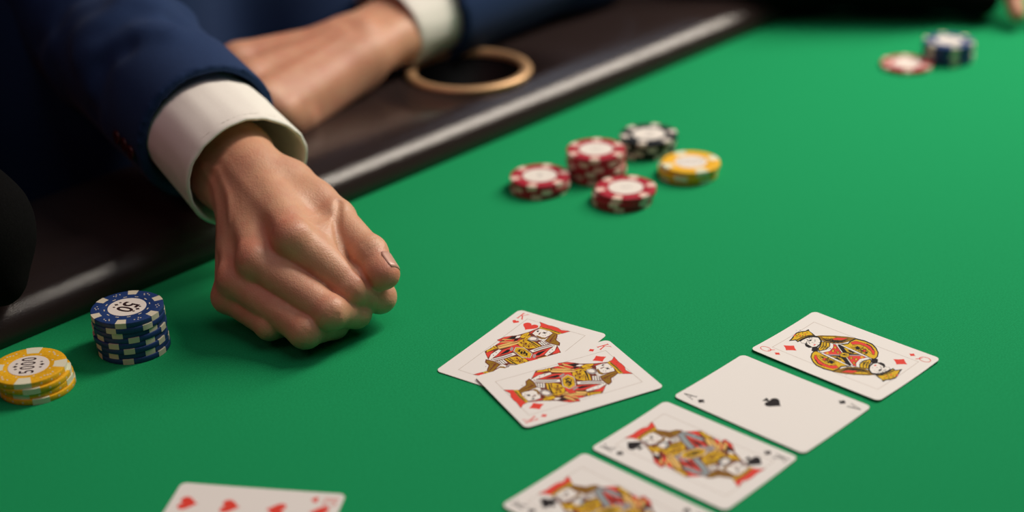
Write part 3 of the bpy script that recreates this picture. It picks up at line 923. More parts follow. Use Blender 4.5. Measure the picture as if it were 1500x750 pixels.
stack('black', 4, 107.4, 1128.3, [10, 35, 5, 50], [(0, 0), (-1.2, -.4), (-.6, .5), (-1.4, .2)], -90, 'the only black and white stack', 'black chips on the felt')
stack('yellow', 3, 133.5, 1078.3, [18, -20, 30], [(0, 0), (-2.4, -.4), (-1.8, .6)], -3, 'the far stack beside the red chips', 'yellow chips in the far stack')
stack('red', 1, 344.9, 1297.8, [20], [(0, 0)], -90, 'single red chip lying by the far blue stack', 'red chips on the felt')
stack('blue', 5, 384.3, 1313.0, [32, 30, 28, 33, 30], [(0, 0), (.4, .3), (-.4, .2), (.3, -.3), (0, .3)], -90, 'the far stack near the top right corner', 'blue chips in the far stack')

# ------------------------------------------------------------------ sculpting tools (signed distance fields + surface nets)
def smin(a, b, k):
    if np.isscalar(k) and k <= 0:
        return np.minimum(a, b)
    hh = np.maximum(k - np.abs(a - b), 0.0) / k
    return np.minimum(a, b) - hh * hh * k * 0.25


class Field:
    def __init__(self, lo, hi, h):
        self.lo = np.array(lo, float)
        self.h = h
        self.n = np.ceil((np.array(hi, float) - self.lo) / h).astype(int) + 1
        self.ax = [(self.lo[i] + h * np.arange(self.n[i])).astype(np.float32) for i in range(3)]
        self.D = np.full(self.n, 1e3, np.float32)

    def like(self):
        f = Field.__new__(Field)
        f.lo, f.h, f.n, f.ax = self.lo, self.h, self.n, self.ax
        f.D = np.full(self.n, 1e3, np.float32)
        return f

    def sub(self, lo, hi):
        a = np.clip(np.floor((np.array(lo) - self.lo) / self.h).astype(int), 0, self.n)
        b = np.clip(np.ceil((np.array(hi) - self.lo) / self.h).astype(int) + 1, 0, self.n)
        sl = tuple(slice(a[i], b[i]) for i in range(3))
        X = self.ax[0][sl[0]][:, None, None]
        Y = self.ax[1][sl[1]][None, :, None]
        Z = self.ax[2][sl[2]][None, None, :]
        return sl, X, Y, Z

    @staticmethod
    def seg(X, Y, Z, a, b):
        ba = b - a
        L = float(ba @ ba) + 1e-9
        px, py, pz = X - a[0], Y - a[1], Z - a[2]
        t = np.clip((px * ba[0] + py * ba[1] + pz * ba[2]) / L, 0, 1)
        d = np.sqrt((px - t * ba[0]) ** 2 + (py - t * ba[1]) ** 2 + (pz - t * ba[2]) ** 2)
        return d, t

    def cone(self, a, b, r1, r2, k=0.0, pad=8.0):
        a, b = np.array(a, float), np.array(b, float)
        m = max(r1, r2) + k + pad
        sl, X, Y, Z = self.sub(np.minimum(a, b) - m, np.maximum(a, b) + m)
        d, t = self.seg(X, Y, Z, a, b)
        self.D[sl] = smin(self.D[sl], (d - (r1 + (r2 - r1) * t)).astype(np.float32), k)
        return self

    def ball(self, c, r, k=0.0):
        return self.cone(c, np.array(c, float) + 1e-3, r, r, k)

    def ell(self, c, axes, radii, k=0.0, pad=8.0):
        c = np.array(c, float)
        A = np.array(axes, float)
        m = max(radii) + k + pad
        sl, X, Y, Z = self.sub(c - m, c + m)
        px, py, pz = X - c[0], Y - c[1], Z - c[2]
        q0 = q1 = 0
        for i in range(3):
            u = px * A[i][0] + py * A[i][1] + pz * A[i][2]
            q0 = q0 + (u / radii[i]) ** 2
            q1 = q1 + (u / radii[i] ** 2) ** 2
        q0 = np.sqrt(q0)
        d = q0 * (q0 - 1.0) / np.sqrt(q1 + 1e-9)
        self.D[sl] = smin(self.D[sl], d.astype(np.float32), k)
        return self

    def ridge(self, pts, amp, sig):
        """raise (amp > 0) or crease (amp < 0) the surface along a polyline"""
        P = [np.array(q, float) for q in pts]
        lo = np.min(P, 0) - 4 * sig
        hi = np.max(P, 0) + 4 * sig
        sl, X, Y, Z = self.sub(lo, hi)
        if self.D[sl].size == 0:
            return self
        best = None
        for a, b in zip(P[:-1], P[1:]):
            d, _ = self.seg(X, Y, Z, a, b)
            best = d if best is None else np.minimum(best, d)
        self.D[sl] = self.D[sl] - (amp * np.exp(-best ** 2 / (2 * sig * sig))).astype(np.float32)
        return self

    def carve(self, other):
        self.D = np.maximum(self.D, -other.D)
        return self

    def snap(self, p):
        """nearest surface point to p by walking the field"""
        p = np.array(p, float)
        for _ in range(30):
            i = np.clip(((p - self.lo) / self.h).round().astype(int), 1, self.n - 2)
            d = self.D[tuple(i)]
            g = np.array([self.D[i[0] + 1, i[1], i[2]] - self.D[i[0] - 1, i[1], i[2]],
                          self.D[i[0], i[1] + 1, i[2]] - self.D[i[0], i[1] - 1, i[2]],
                          self.D[i[0], i[1], i[2] + 1] - self.D[i[0], i[1], i[2] - 1]], float)
            gl = np.linalg.norm(g)
            if gl < 1e-6 or abs(d) > 200:
                break
            p = p - 0.7 * d * g / gl
        return p

    def mesh(self):
        D, h, lo = self.D, self.h, self.lo
        S = D < 0
        c = np.zeros(np.array(S.shape) - 1, np.uint8)
        offs = [(i, j, k) for i in (0, 1) for j in (0, 1) for k in (0, 1)]
        n = np.array(S.shape)
        for (i, j, k) in offs:
            c += S[i:n[0] - 1 + i, j:n[1] - 1 + j, k:n[2] - 1 + k]
        act = (c > 0) & (c < 8)
        idx = np.argwhere(act)
        vid = np.full(act.shape, -1, np.int64)
        vid[act] = np.arange(len(idx))
        acc = np.zeros((len(idx), 3))
        cnt = np.zeros(len(idx))
        for a in offs:
            for axis in range(3):
                if a[axis] == 1:
                    continue
                b = list(a)
                b[axis] = 1
                da = D[idx[:, 0] + a[0], idx[:, 1] + a[1], idx[:, 2] + a[2]]
                db = D[idx[:, 0] + b[0], idx[:, 1] + b[1], idx[:, 2] + b[2]]
                m = (da < 0) != (db < 0)
                t = np.where(m, da / np.where(m, da - db, 1.0), 0)
                p = np.tile(np.array(a, float), (len(idx), 1))
                p[:, axis] += t
                acc[m] += p[m]
                cnt[m] += 1
        V = lo + h * (idx + acc / np.maximum(cnt, 1)[:, None])
        quads = []
        for axis in range(3):
            s0 = [slice(None)] * 3
            s1 = [slice(None)] * 3
            s0[axis] = slice(0, -1)
            s1[axis] = slice(1, None)
            ch = S[tuple(s0)] != S[tuple(s1)]
            e = np.argwhere(ch)
            u, w = (axis + 1) % 3, (axis + 2) % 3
            ok = (e[:, u] > 0) & (e[:, w] > 0) & (e[:, u] < n[u] - 1) & (e[:, w] < n[w] - 1)
            e = e[ok]
            fl = S[e[:, 0], e[:, 1], e[:, 2]]
            q = []
            for du, dw in ((1, 1), (0, 1), (0, 0), (1, 0)):
                cc = e.copy()
                cc[:, u] -= du
                cc[:, w] -= dw
                q.append(vid[cc[:, 0], cc[:, 1], cc[:, 2]])
            q = np.stack(q, 1)
            q[~fl] = q[~fl][:, ::-1]
            quads.append(q)
        Q = np.concatenate(quads)
        Q = Q[(Q >= 0).all(1)]
        return V, Q


def smooth_mesh(V, Q, it=2, lam=0.5):
    for _ in range(it):
        acc = np.zeros_like(V)
        cnt = np.zeros(len(V))
        for i in range(4):
            a, b = Q[:, i], Q[:, (i + 1) % 4]
            np.add.at(acc, a, V[b])
            np.add.at(cnt, a, 1)
            np.add.at(acc, b, V[a])
            np.add.at(cnt, b, 1)
        V = V + lam * (acc / np.maximum(cnt, 1)[:, None] - V)
    return V


def np_mesh(name, V, Q):
    me = bpy.data.meshes.new(name)
    me.vertices.add(len(V))
    me.vertices.foreach_set('co', (V * MM).astype(np.float32).ravel())
    me.loops.add(Q.size)
    me.loops.foreach_set('vertex_index', Q.astype(np.int32).ravel())
    me.polygons.add(len(Q))
    me.polygons.foreach_set('loop_start', np.arange(0, Q.size, 4, dtype=np.int32))
    me.polygons.foreach_set('use_smooth', np.ones(len(Q), bool))
    me.update(calc_edges=True)
    me.validate()
    return me


def unit(v):
    v = np.array(v, float)
    return v / np.linalg.norm(v)

# ------------------------------------------------------------------ people
def skin_material(name, base, red, rough):
    m = bpy.data.materials.new(name)
    m.use_nodes = True
    b = bsdf(m)
    b.inputs['Roughness'].default_value = rough
    b.inputs['Specular IOR Level'].default_value = 0.42
    b.inputs['Subsurface Weight'].default_value = 0.22
    b.inputs['Subsurface Radius'].default_value = (1.0, 0.35, 0.18)
    b.inputs['Subsurface Scale'].default_value = 0.0024
    at = nd(m, 'ShaderNodeAttribute', attribute_name='blush')
    tc = nd(m, 'ShaderNodeTexCoord')
    n1 = nd(m, 'ShaderNodeTexNoise', Scale=95.0, Detail=4.0)
    n2 = nd(m, 'ShaderNodeTexNoise', Scale=420.0, Detail=3.0)
    vor = nd(m, 'ShaderNodeTexVoronoi', Scale=900.0)
    for n in (n1, n2, vor):
        lk(m, tc.outputs['Object'], n.inputs['Vector'])
    ma = nd(m, 'ShaderNodeMath', operation='MULTIPLY_ADD')
    lk(m, n1.outputs['Fac'], ma.inputs[0])
    ma.inputs[1].default_value = 1.1
    ma.inputs[2].default_value = -0.48
    m2 = nd(m, 'ShaderNodeMath', operation='ADD', use_clamp=True)
    lk(m, ma.outputs[0], m2.inputs[0])
    lk(m, at.outputs['Fac'], m2.inputs[1])
    mix = nd(m, 'ShaderNodeMix', data_type='RGBA')
    mix.inputs[6].default_value = (*base, 1)
    mix.inputs[7].default_value = (*red, 1)
    lk(m, m2.outputs[0], mix.inputs[0])
    lk(m, mix.outputs[2], b.inputs['Base Color'])
    h1 = nd(m, 'ShaderNodeMath', operation='MULTIPLY_ADD')
    lk(m, vor.outputs['Distance'], h1.inputs[0])
    h1.inputs[1].default_value = 0.5
    lk(m, n2.outputs['Fac'], h1.inputs[2])
    add_bump(m, h1.outputs[0], 0.30, 0.0007)
    return m


M_skin = skin_material('skin', (0.64, 0.355, 0.222), (0.55, 0.195, 0.130), 0.46)


def cloth_material(name, c1, c2, rough, weave, sheen=0.0, spec=0.25):
    m = mat(name, c1, rough, spec)
    bsdf(m).inputs['Sheen Weight'].default_value = sheen
    bsdf(m).inputs['Sheen Roughness'].default_value = 0.5
    tc, no, cr = add_noise_color(m, c1, c2, weave, 2.0)
    add_bump(m, no.outputs['Fac'], 0.25, 0.0004)
    return m


M_navy = cloth_material('navy_wool', (0.0060, 0.0240, 0.086), (0.0085, 0.032, 0.108), 0.85, 900, 0.04)
M_black = cloth_material('black_wool', (0.0022, 0.0022, 0.0024), (0.004, 0.004, 0.0042), 0.95, 900, 0.0, 0.06)
M_cuff = cloth_material('white_cotton', (0.82, 0.80, 0.74), (0.88, 0.86, 0.80), 0.8, 1500, 0.05)
M_button = mat('dark_red_button', (0.05, 0.006, 0.006), 0.35, 0.5)


def A3(*v):
    return np.array(v, float)


def blush_attr(me, V, spots):
    val = np.zeros(len(V))
    for c, r, a in spots:
        d = np.linalg.norm(V - np.array(c), axis=1)
        val = np.maximum(val, a * np.exp(-(d / r) ** 2))
    at = me.attributes.new('blush', 'FLOAT', 'POINT')
    at.data.foreach_set('value', val.astype(np.float32))


def join_parts(parts):
    Vs, Qs, o = [], [], 0
    for V, Q in parts:
        Vs.append(V)
        Qs.append(Q + o)
        o += len(V)
    return np.concatenate(Vs), np.concatenate(Qs)


# ---- the clenched right hand, millimetres in the room's own frame
W = A3(-171.3, 939.8, 70.0)                      # wrist
EL = A3(-318.0, 1165.0, 117.0)                   # elbow
AX = unit(W - EL)                                # forearm axis, towards the hand
I = [A3(-130, 861.8, 59.9), A3(-97.1, 850.1, 31.1), A3(-81.5, 862.0, 19.0), A3(-88.5, 882.0, 19.0)]
Mi = [A3(-152.2, 858.8, 47.2), A3(-109.0, 832.5, 25.0), A3(-95.5, 851.0, 14.5), A3(-101.0, 870.0, 15.0)]
R = [A3(-166.5, 860.5, 34.5), A3(-123.6, 828.0, 15.5), A3(-109.0, 846.5, 9.5), A3(-113.5, 865.0, 10.5)]
P = [A3(-172.0, 864.6, 21.5), A3(-146.0, 840.5, 14.0), A3(-133.0, 852.0, 8.6), A3(-133.5, 866.5, 8.6)]
T = [A3(-140.0, 926.0, 66.5), A3(-109.5, 897.5, 56.3), A3(-86.5, 869.0, 44.4), A3(-76.5, 854.0, 38.2)]
LAT = unit(P[0] - I[0])
MD = unit((Mi[0] + R[0]) / 2 - W)
DOR = unit(np.cross(LAT, MD))
if DOR[2] < 0:
    DOR = -DOR

CREASE = [A3(-104.1, 894.9, 71.1), A3(-104.9, 884.6, 65.7), A3(-104.6, 875.5, 60.7), A3(-101.4, 863.7, 52.4), A3(-95.6, 853.6, 43.0), A3(-87.2, 847.6, 35.2)]


def build_fist():
    F = Field((-226, 804, -3), (-48, 1010, 116), 0.95)
    palm = F.like()
    WL = unit(LAT - AX * (LAT @ AX))              # wrist breadth direction
    # forearm and wrist: two bones side by side
    for sg in (-1, 1):
        palm.cone(W + WL * sg * 9 - AX * 10, W - AX * 95 + WL * sg * 10, 19.5, 25, 10)
        palm.cone(W + WL * sg * 9 - AX * 10, W + WL * sg * (10 if sg < 0 else 5) + MD * 14, 19.0, 18.0 if sg < 0 else 15.5, 10)
    # metacarpals
    for k, (J, r0, r1) in enumerate(((I, 16, 12.0), (Mi, 16.5, 12.2), (R, 14, 11.4), (P, 11, 10.2))):
        base = W + WL * (-13 + 6.5 * k) + MD * 12 - DOR * 1.5
        palm.cone(base, J[0], r0, r1, 9)
    # heel of the hand and palm filling
    palm.cone(W + MD * 22 - DOR * 13 + WL * 6, P[0] - DOR * 12 + MD * -6 + A3(14, 3, 0), 12, 10, 9)
    palm.cone(W + MD * 24 - DOR * 14 - WL * 8, I[0] - DOR * 20 - MD * 10, 17, 14, 12)
    palm.ell((I[3] + P[3] + Mi[0] + R[0]) / 4 + A3(0, 6, 4), (unit(LAT), unit(MD), unit(np.cross(LAT, MD))), (30, 24, 17), 10)
    # base of the thumb
    palm.cone(W - WL * 10 + MD * 10, T[0], 17, 16, 10)
    palm.cone(T[0], T[1], 16.2, 12.6, 8)
    palm.cone(T[0] * 0.45 + T[1] * 0.55, I[0] * 0.6 + W * 0.4 - DOR * 4, 13, 12, 10)
    palm.cone(T[1] - DOR * 4, I[0] * 0.75 + I[1] * 0.25 - DOR * 8, 10, 9, 9)
    # flesh closing the gap between thumb and index
    palm.cone((T[1] + T[2]) / 2 + A3(-6, 8, -5), (I[0] + I[1]) / 2 + A3(4, 8, -3), 9.5, 9.5, 6)
    palm.cone(T[2] + A3(-7, 9, -5), I[1] + A3(5, 9, 1), 8.0, 8.5, 5)
    # knuckles
    for J, r in ((I, 9.6), (Mi, 10.2), (R, 9.0), (P, 8.2)):
        o = unit(unit(J[0] - W) - unit(J[1] - J[0]) + DOR * 0.5)
        palm.ball(J[0] + o * 3.4, r, 5)

    def finger(J, radii, pads=True):
        g = F.like()
        g.cone(J[0], J[1], radii[0], radii[1], 0)
        mid = J[0] * 0.52 + J[1] * 0.48
        inner = unit(J[2] - J[1])
        g.cone(J[0] * 0.7 + J[1] * 0.3 + inner * 3.0, J[0] * 0.3 + J[1] * 0.7 + inner * 3.0, radii[0] * 0.93, radii[1] * 0.93, 4)
        g.cone(J[1], J[2], radii[1] * 0.97, radii[2], 3)
        g.cone(J[2], J[3], radii[2], radii[3], 3)
        o = unit(unit(J[1] - J[0]) - inner)
        g.ball(J[1] + o * 1.6, radii[1] * 0.90, 3.5)
        return g

    fi = finger(I, (11.8, 10.6, 10.0, 8.6))
    fm = finger(Mi, (11.8, 10.6, 9.4, 8.6))
    fr = finger(R, (10.8, 10.0, 9.0, 8.2))
    fp = finger(P, (10.0, 8.9, 8.2, 7.6))
    fingers = smin(smin(fi.D, fm.D, 0.7), smin(fr.D, fp.D, 0.7), 0.7)
    # thumb beyond its base joint
    th = F.like()
    th.cone(T[1], T[2], 12.4, 10.6, 0)
    th.cone(T[2], T[3], 10.6, 9.2, 3)
    th.ball(T[3] * 0.8 + T[2] * 0.2 + A3(-1.2, -1.0, -1.6), 9.8, 3)
    th.ball(T[2] + A3(1.2, 0.5, 2.0), 9.6, 4)
    F.D = smin(palm.D, fingers, 4.2)
    # thumb joins the palm softly at its base and only touches the index at its tip
    X = F.ax[0][:, None, None]
    Y = F.ax[1][None, :, None]
    Z = F.ax[2][None, None, :]
    dtip = np.sqrt((X - T[1][0]) ** 2 + (Y - T[1][1]) ** 2 + (Z - T[1][2]) ** 2)
    k = np.clip(7.0 - (dtip - 4) * 0.45, 1.0, 7.0).astype(np.float32)
    F.D = smin(F.D, th.D, k)
    # tendons and veins over the back of the hand
    for J, a in ((I, 0.6), (Mi, 0.9), (R, 0.7), (P, 0.4)):
        p0 = W + DOR * 20 + MD * 12 + WL * 0.35 * ((J[0] - Mi[0]) @ WL)
        p1 = J[0] + DOR * 13 - MD * 6
        q = [F.snap(p0 * (1 - t) + p1 * t) for t in np.linspace(0, 1, 7)]
        F.ridge(q, a, 3.0)
    vein = [W + DOR * 22 - AX * 26 + WL * 2, W + DOR * 22 - AX * 6 + WL * 9, W + DOR * 22 + MD * 18 + WL * 7, W + DOR * 20 + MD * 40 + WL * 14, W + DOR * 18 + MD * 60 + WL * 16]
    F.ridge([F.snap(p) for p in vein], 0.8, 2.0)
    vein = [W + DOR * 22 - AX * 4 + WL * 9, W + DOR * 22 + MD * 14 - WL * 3, W + DOR * 20 + MD * 38 - WL * 5, W + DOR * 20 + MD * 56 - WL * 2]
    F.ridge([F.snap(p) for p in vein], 0.8, 1.8)
    # valleys between the knuckles
    for a, b in ((I, Mi), (Mi, R), (R, P)):
        c = (a[0] + b[0]) / 2 + DOR * 9 + MD * 9
        d = (a[0] + b[0]) / 2 + DOR * 12 - MD * 16
        F.ridge([F.snap(c), F.snap(c * .5 + d * .5), F.snap(d)], -1.1, 3.4)
    # skin folds: over the finger joints, at the thumb joint and in the thumb's web
    def fold(c, dirn, half, amp, sig):
        q = [F.snap(np.array(c) + dirn * t) for t in np.linspace(-half, half, 7)]
        F.ridge(q, amp, sig)
    for J in (I, Mi, R):
        o = unit(unit(J[1] - J[0]) - unit(J[2] - J[1]))
        sd = unit(np.cross(J[1] - J[0], o))
        for s in (-4.5, -1.6, 1.4, 4.2):
            fold(J[1] + o * 12 - unit(J[1] - J[0]) * s, sd, 6.0, -0.45, 0.7)
    tdir = unit(T[2] - T[1])
    for s in (-5.0, -1.5, 2.0):
        fold(T[2] + A3(6, -6, 12) + tdir * s, unit(np.cross(tdir, A3(0.35, -0.75, 0.55))), 8.5, -0.55, 0.75)
    w0 = T[1] * 0.72 + I[0] * 0.28 + A3(2, -10, 16)
    for s in (-4.0, 0.0, 4.0):
        fold(w0 + A3(-s * 0.8, -s * 0.4, s * 0.2), unit(T[1] - I[0] + A3(0, -6, 6)), 8.0, -0.45, 0.9)
    # the deep fold between the thumb and the side of the hand
    cr_ = CREASE
    F.ridge([F.snap(p) for p in cr_], -3.2, 1.5)
    V, Q = F.mesh()
    return smooth_mesh(V, Q, 1, 0.4), Q


fistV, fistQ = build_fist()

# ---- the left hand resting on the rail, out of focus
LRIM = A3(*st(90, 133, 63))                     # centre of the left cuff's open end
LEL = A3(*st(330, 138, 80))
LAX = unit(LRIM - LEL)
LW = A3(-116.0, 1218.0, 61.0)                    # left wrist joint
LI = [A3(-208, 1174, 68), A3(-216, 1166, 42), A3(-196, 1178, 38)]
LM = [A3(-194, 1142, 64), A3(-202, 1134, 41), A3(-180, 1150, 38)]
LR = [A3(-181, 1122, 55), A3(-187, 1116, 39), A3(-166, 1132, 38)]
LP = [A3(-168, 1119, 45), A3(-172, 1116, 38), A3(-154, 1130, 38)]


def build_left():
    F = Field((-242, 1078, 24), (30, 1380, 122), 2.0)
    lat = unit(LP[0] - LI[0])
    md = unit((LM[0] + LR[0]) / 2 - LW)
    wl = unit(lat - LAX * (lat @ LAX))
    for sg in (-1, 1):
        F.cone(LW + wl * sg * 9, LRIM - LAX * 70 + wl * sg * 10, 20, 25, 10)
        F.cone(LW + wl * sg * 9, LW + wl * sg * 11 + md * 18, 20, 18, 10)
    F.ball(LW - md * 4 + A3(2, -6, 14), 10, 8)
    for k, (J, r0, r1) in enumerate(((LI, 17, 13), (LM, 18, 13.5), (LR, 17, 13), (LP, 16, 12))):
        F.cone(LW + wl * (-13 + 9 * k) + md * 10, J[0], r0, r1, 10)
        F.cone(LW + wl * (-12 + 8 * k) + md * 10 + A3(0, 0, -12), J[0] + A3(6, 8, -14), r0 - 2, r1, 10)
    fs = None
    for J, r in ((LI, (12.5, 10.6, 9.4)), (LM, (12.8, 10.8, 9.4)), (LR, (12, 10.2, 9)), (LP, (11, 9.2, 8.2))):
        g = F.like()
        for q in range(2):
            g.cone(J[q], J[q + 1], r[q], r[q + 1], 3)
        fs = g.D if fs is None else smin(fs, g.D, 4.0)
    th = F.like()
    th.cone(LW + md * 26 - wl * 22 + A3(0, 0, -10), LW + md * 60 - wl * 26 + A3(0, 0, -18), 14, 11.5, 6)
    th.cone(LW + md * 60 - wl * 26 + A3(0, 0, -18), LW + md * 88 - wl * 14 + A3(0, 0, -22), 11, 9, 3)
    F.D = smin(smin(F.D, fs, 7), th.D, 6)
    for J in (LI, LM, LR):
        p0 = LW + md * 20 + A3(0, 0, 19) + wl * 0.35 * ((J[0] - LM[0]) @ wl)
        p1 = J[0] + A3(0, 0, 12) - md * 6
        F.ridge([F.snap(p0 * (1 - t) + p1 * t) for t in np.linspace(0, 1, 6)], 1.4, 3.2)
    V, Q = F.mesh()
    return smooth_mesh(V, Q, 3, 0.5), Q


leftV, leftQ = build_left()
bodyV, bodyQ = join_parts([(fistV, fistQ), (leftV, leftQ)])
# hidden arms and chest under the clothes, so that hands and body are one figure
SH_R = A3(*st(-215, 262, 352))
SH_L = A3(*st(178, 262, 352))
TF = Field((-560, 950, -260), (380, 1560, 470), 7.0)


def torso(F, s0, s1, t_low, t_high, z0, z1, r, k=40):
    for s in (s0, s1):
        F.cone(st(s, t_low, z0), st(s, t_high, z1), r * 0.97, r, k, 20)


torso(TF, -95, 60, 300, 280, -150, 290, 100)
TF.cone(SH_R, EL, 45, 38, 20)
TF.cone(EL, W - AX * 60, 38, 30, 10)
TF.cone(SH_L, LEL, 45, 38, 20)
TF.cone(LEL, LRIM - LAX * 50, 38, 28, 10)
TF.cone(st(-18, 262, 340), st(-18, 258, 440), 60, 55, 30)
tv, tq = TF.mesh()
bodyV, bodyQ = join_parts([(bodyV, bodyQ), (smooth_mesh(tv, tq, 2), tq)])
body_me = np_mesh('person', bodyV, bodyQ)
spots = [(J[0] + DOR * 8, 13, 0.75) for J in (I, Mi, R, P)] + [(J[1], 15, 0.55) for J in (I, Mi, R, P)] + [(T[3], 13, 0.85), (T[2], 10, 0.25)]
spots += [(J[0], 14, 0.6) for J in (LI, LM, LR)] + [((LM[0] + LW) / 2, 95, 0.38)] + [(W + A3(-30, 0, -10), 36, 0.6), ((R[0] + R[1]) / 2, 26, 0.5), ((P[0] + P[1]) / 2, 24, 0.6), ((Mi[0] + Mi[1]) / 2, 20, 0.3)]
blush_attr(body_me, bodyV, spots)
person = link('person', body_me, M_skin)
tag(person, 'person in navy suit and white cuffs resting a clenched fist on the felt', 'person')

# thumb nail: a thin curved plate on the far side of the thumb's tip
tn = unit(T[3] - T[2])
up_ = unit(A3(0.62, 0.18, 0.74) - tn * (A3(0.62, 0.18, 0.74) @ tn))
sd_ = np.cross(tn, up_)
nvv, nff = [], []
for i_ in range(7):
    for j_ in range(9):
        u_ = -1 + 2 * i_ / 6
        w_ = -1 + 2 * j_ / 8
        dd_ = -2.6 + 6.4 * u_
        rr = (9.2 - 0.10 * dd_ if dd_ < 0 else math.sqrt(9.2 ** 2 - dd_ ** 2)) + 0.5
        an = w_ * 0.62 * math.sqrt(max(0.05, 1 - 0.35 * u_ ** 4))
        nvv.append(T[3] + tn * dd_ + up_ * (rr * math.cos(an) - 0.1) + sd_ * rr * math.sin(an))
for i_ in range(6):
    for j_ in range(8):
        k_ = i_ * 9 + j_
        nff.append((k_, k_ + 1, k_ + 10, k_ + 9))
M_nail = mat('fingernail', (0.62, 0.36, 0.28), 0.28, 0.5)
nail = link('thumb_nail', mesh_from('thumb_nail', nvv, nff), M_nail, person, smooth=True)
sol = nail.modifiers.new('thickness', 'SOLIDIFY')
sol.thickness = 0.0006


def plane_cut(F, p, n, reach):
    """keep only the side of the plane at p that lies against n, inside a local box"""
    c = np.array(p) + np.array(n) * reach
    sl, X, Y, Z = F.sub(c - reach * 1.35, c + reach * 1.35)
    d = (X - p[0]) * n[0] + (Y - p[1]) * n[1] + (Z - p[2]) * n[2]
    F.D[sl] = np.maximum(F.D[sl], d.astype(np.float32))


def folds(F, a, b, n, amp, sig, seed, rad, up):
    rs = np.random.RandomState(seed)
    a, b, up = np.array(a), np.array(b), unit(up)
    ax = unit(b - a)
    u = unit(up - ax * (up @ ax))
    v = np.cross(ax, u)
    L = np.linalg.norm(b - a)
    for i in range(n):
        t0 = rs.uniform(0.28, 0.95) * L
        ang = rs.uniform(-1.8, 1.8)
        sw = rs.uniform(-0.9, 0.9)
        q = []
        for j in np.linspace(-1, 1, 7):
            an = ang + 0.55 * j
            q.append(F.snap(a + ax * (t0 + sw * 28 * j + 6 * math.sin(3 * j)) + rad * (math.cos(an) * u + math.sin(an) * v)))
        s = sig * rs.uniform(0.7, 1.4)
        F.ridge(q, amp * rs.uniform(0.5, 1.2) * (1 if i % 2 else -1), s)


# ---- navy jacket: right sleeve, left sleeve, body
RIM = W + A3(4.5, 1.5, 1.5)                        # centre of the right cuff's open end
S_END = RIM - AX * 56
JF = Field((-470, 900, 15), (-90, 1330, 330), 2.6)
JF.cone(S_END + AX * 45, EL, 49, 53.5, 0, 14)
JF.cone(EL, SH_R, 60, 72, 24, 14)
folds(JF, S_END, EL, 16, 4.2, 7.0, 5, 54, (0.2, -0.4, 0.9))
folds(JF, EL, SH_R, 8, 4.0, 9.0, 8, 60, (0.3, -0.9, 0.2))
core = JF.like()
core.cone(S_END + AX * 60, S_END - AX * 70, 45.0, 41, 0, 10)
JF.carve(core)
plane_cut(JF, S_END, AX, 62)
j1 = JF.mesh()
j1 = (smooth_mesh(j1[0], j1[1], 2), j1[1])

LS_END = LRIM - LAX * 46
KF = Field((-120, 1150, 18), (420, 1560, 420), 4.0)
KF.cone(LS_END + LAX * 45, LEL, 46, 53, 0, 18)
KF.cone(LEL, SH_L, 58, 72, 24, 18)
folds(KF, LS_END, LEL, 10, 4.0, 8.0, 15, 52, (0.2, -0.5, 0.9))
core = KF.like()
core.cone(LS_END + LAX * 60, LS_END - LAX * 60, 41.5, 38, 0, 12)
KF.carve(core)
plane_cut(KF, LS_END, LAX, 62)
j2 = KF.mesh()
j2 = (smooth_mesh(j2[0], j2[1], 2), j2[1])

BF = Field((-620, 900, -300), (420, 1620, 480), 7.0)
torso(BF, -105, 70, 304, 282, -190, 300, 128)
BF.cone(SH_R, SH_L, 72, 72, 40, 20)
j3 = BF.mesh()
j3 = (smooth_mesh(j3[0], j3[1], 2), j3[1])
jV, jQ = join_parts([j1, j2, j3])
jacket = link('suit_jacket', np_mesh('suit_jacket', jV, jQ), M_navy, person)
tag(jacket, label='navy blue suit jacket')


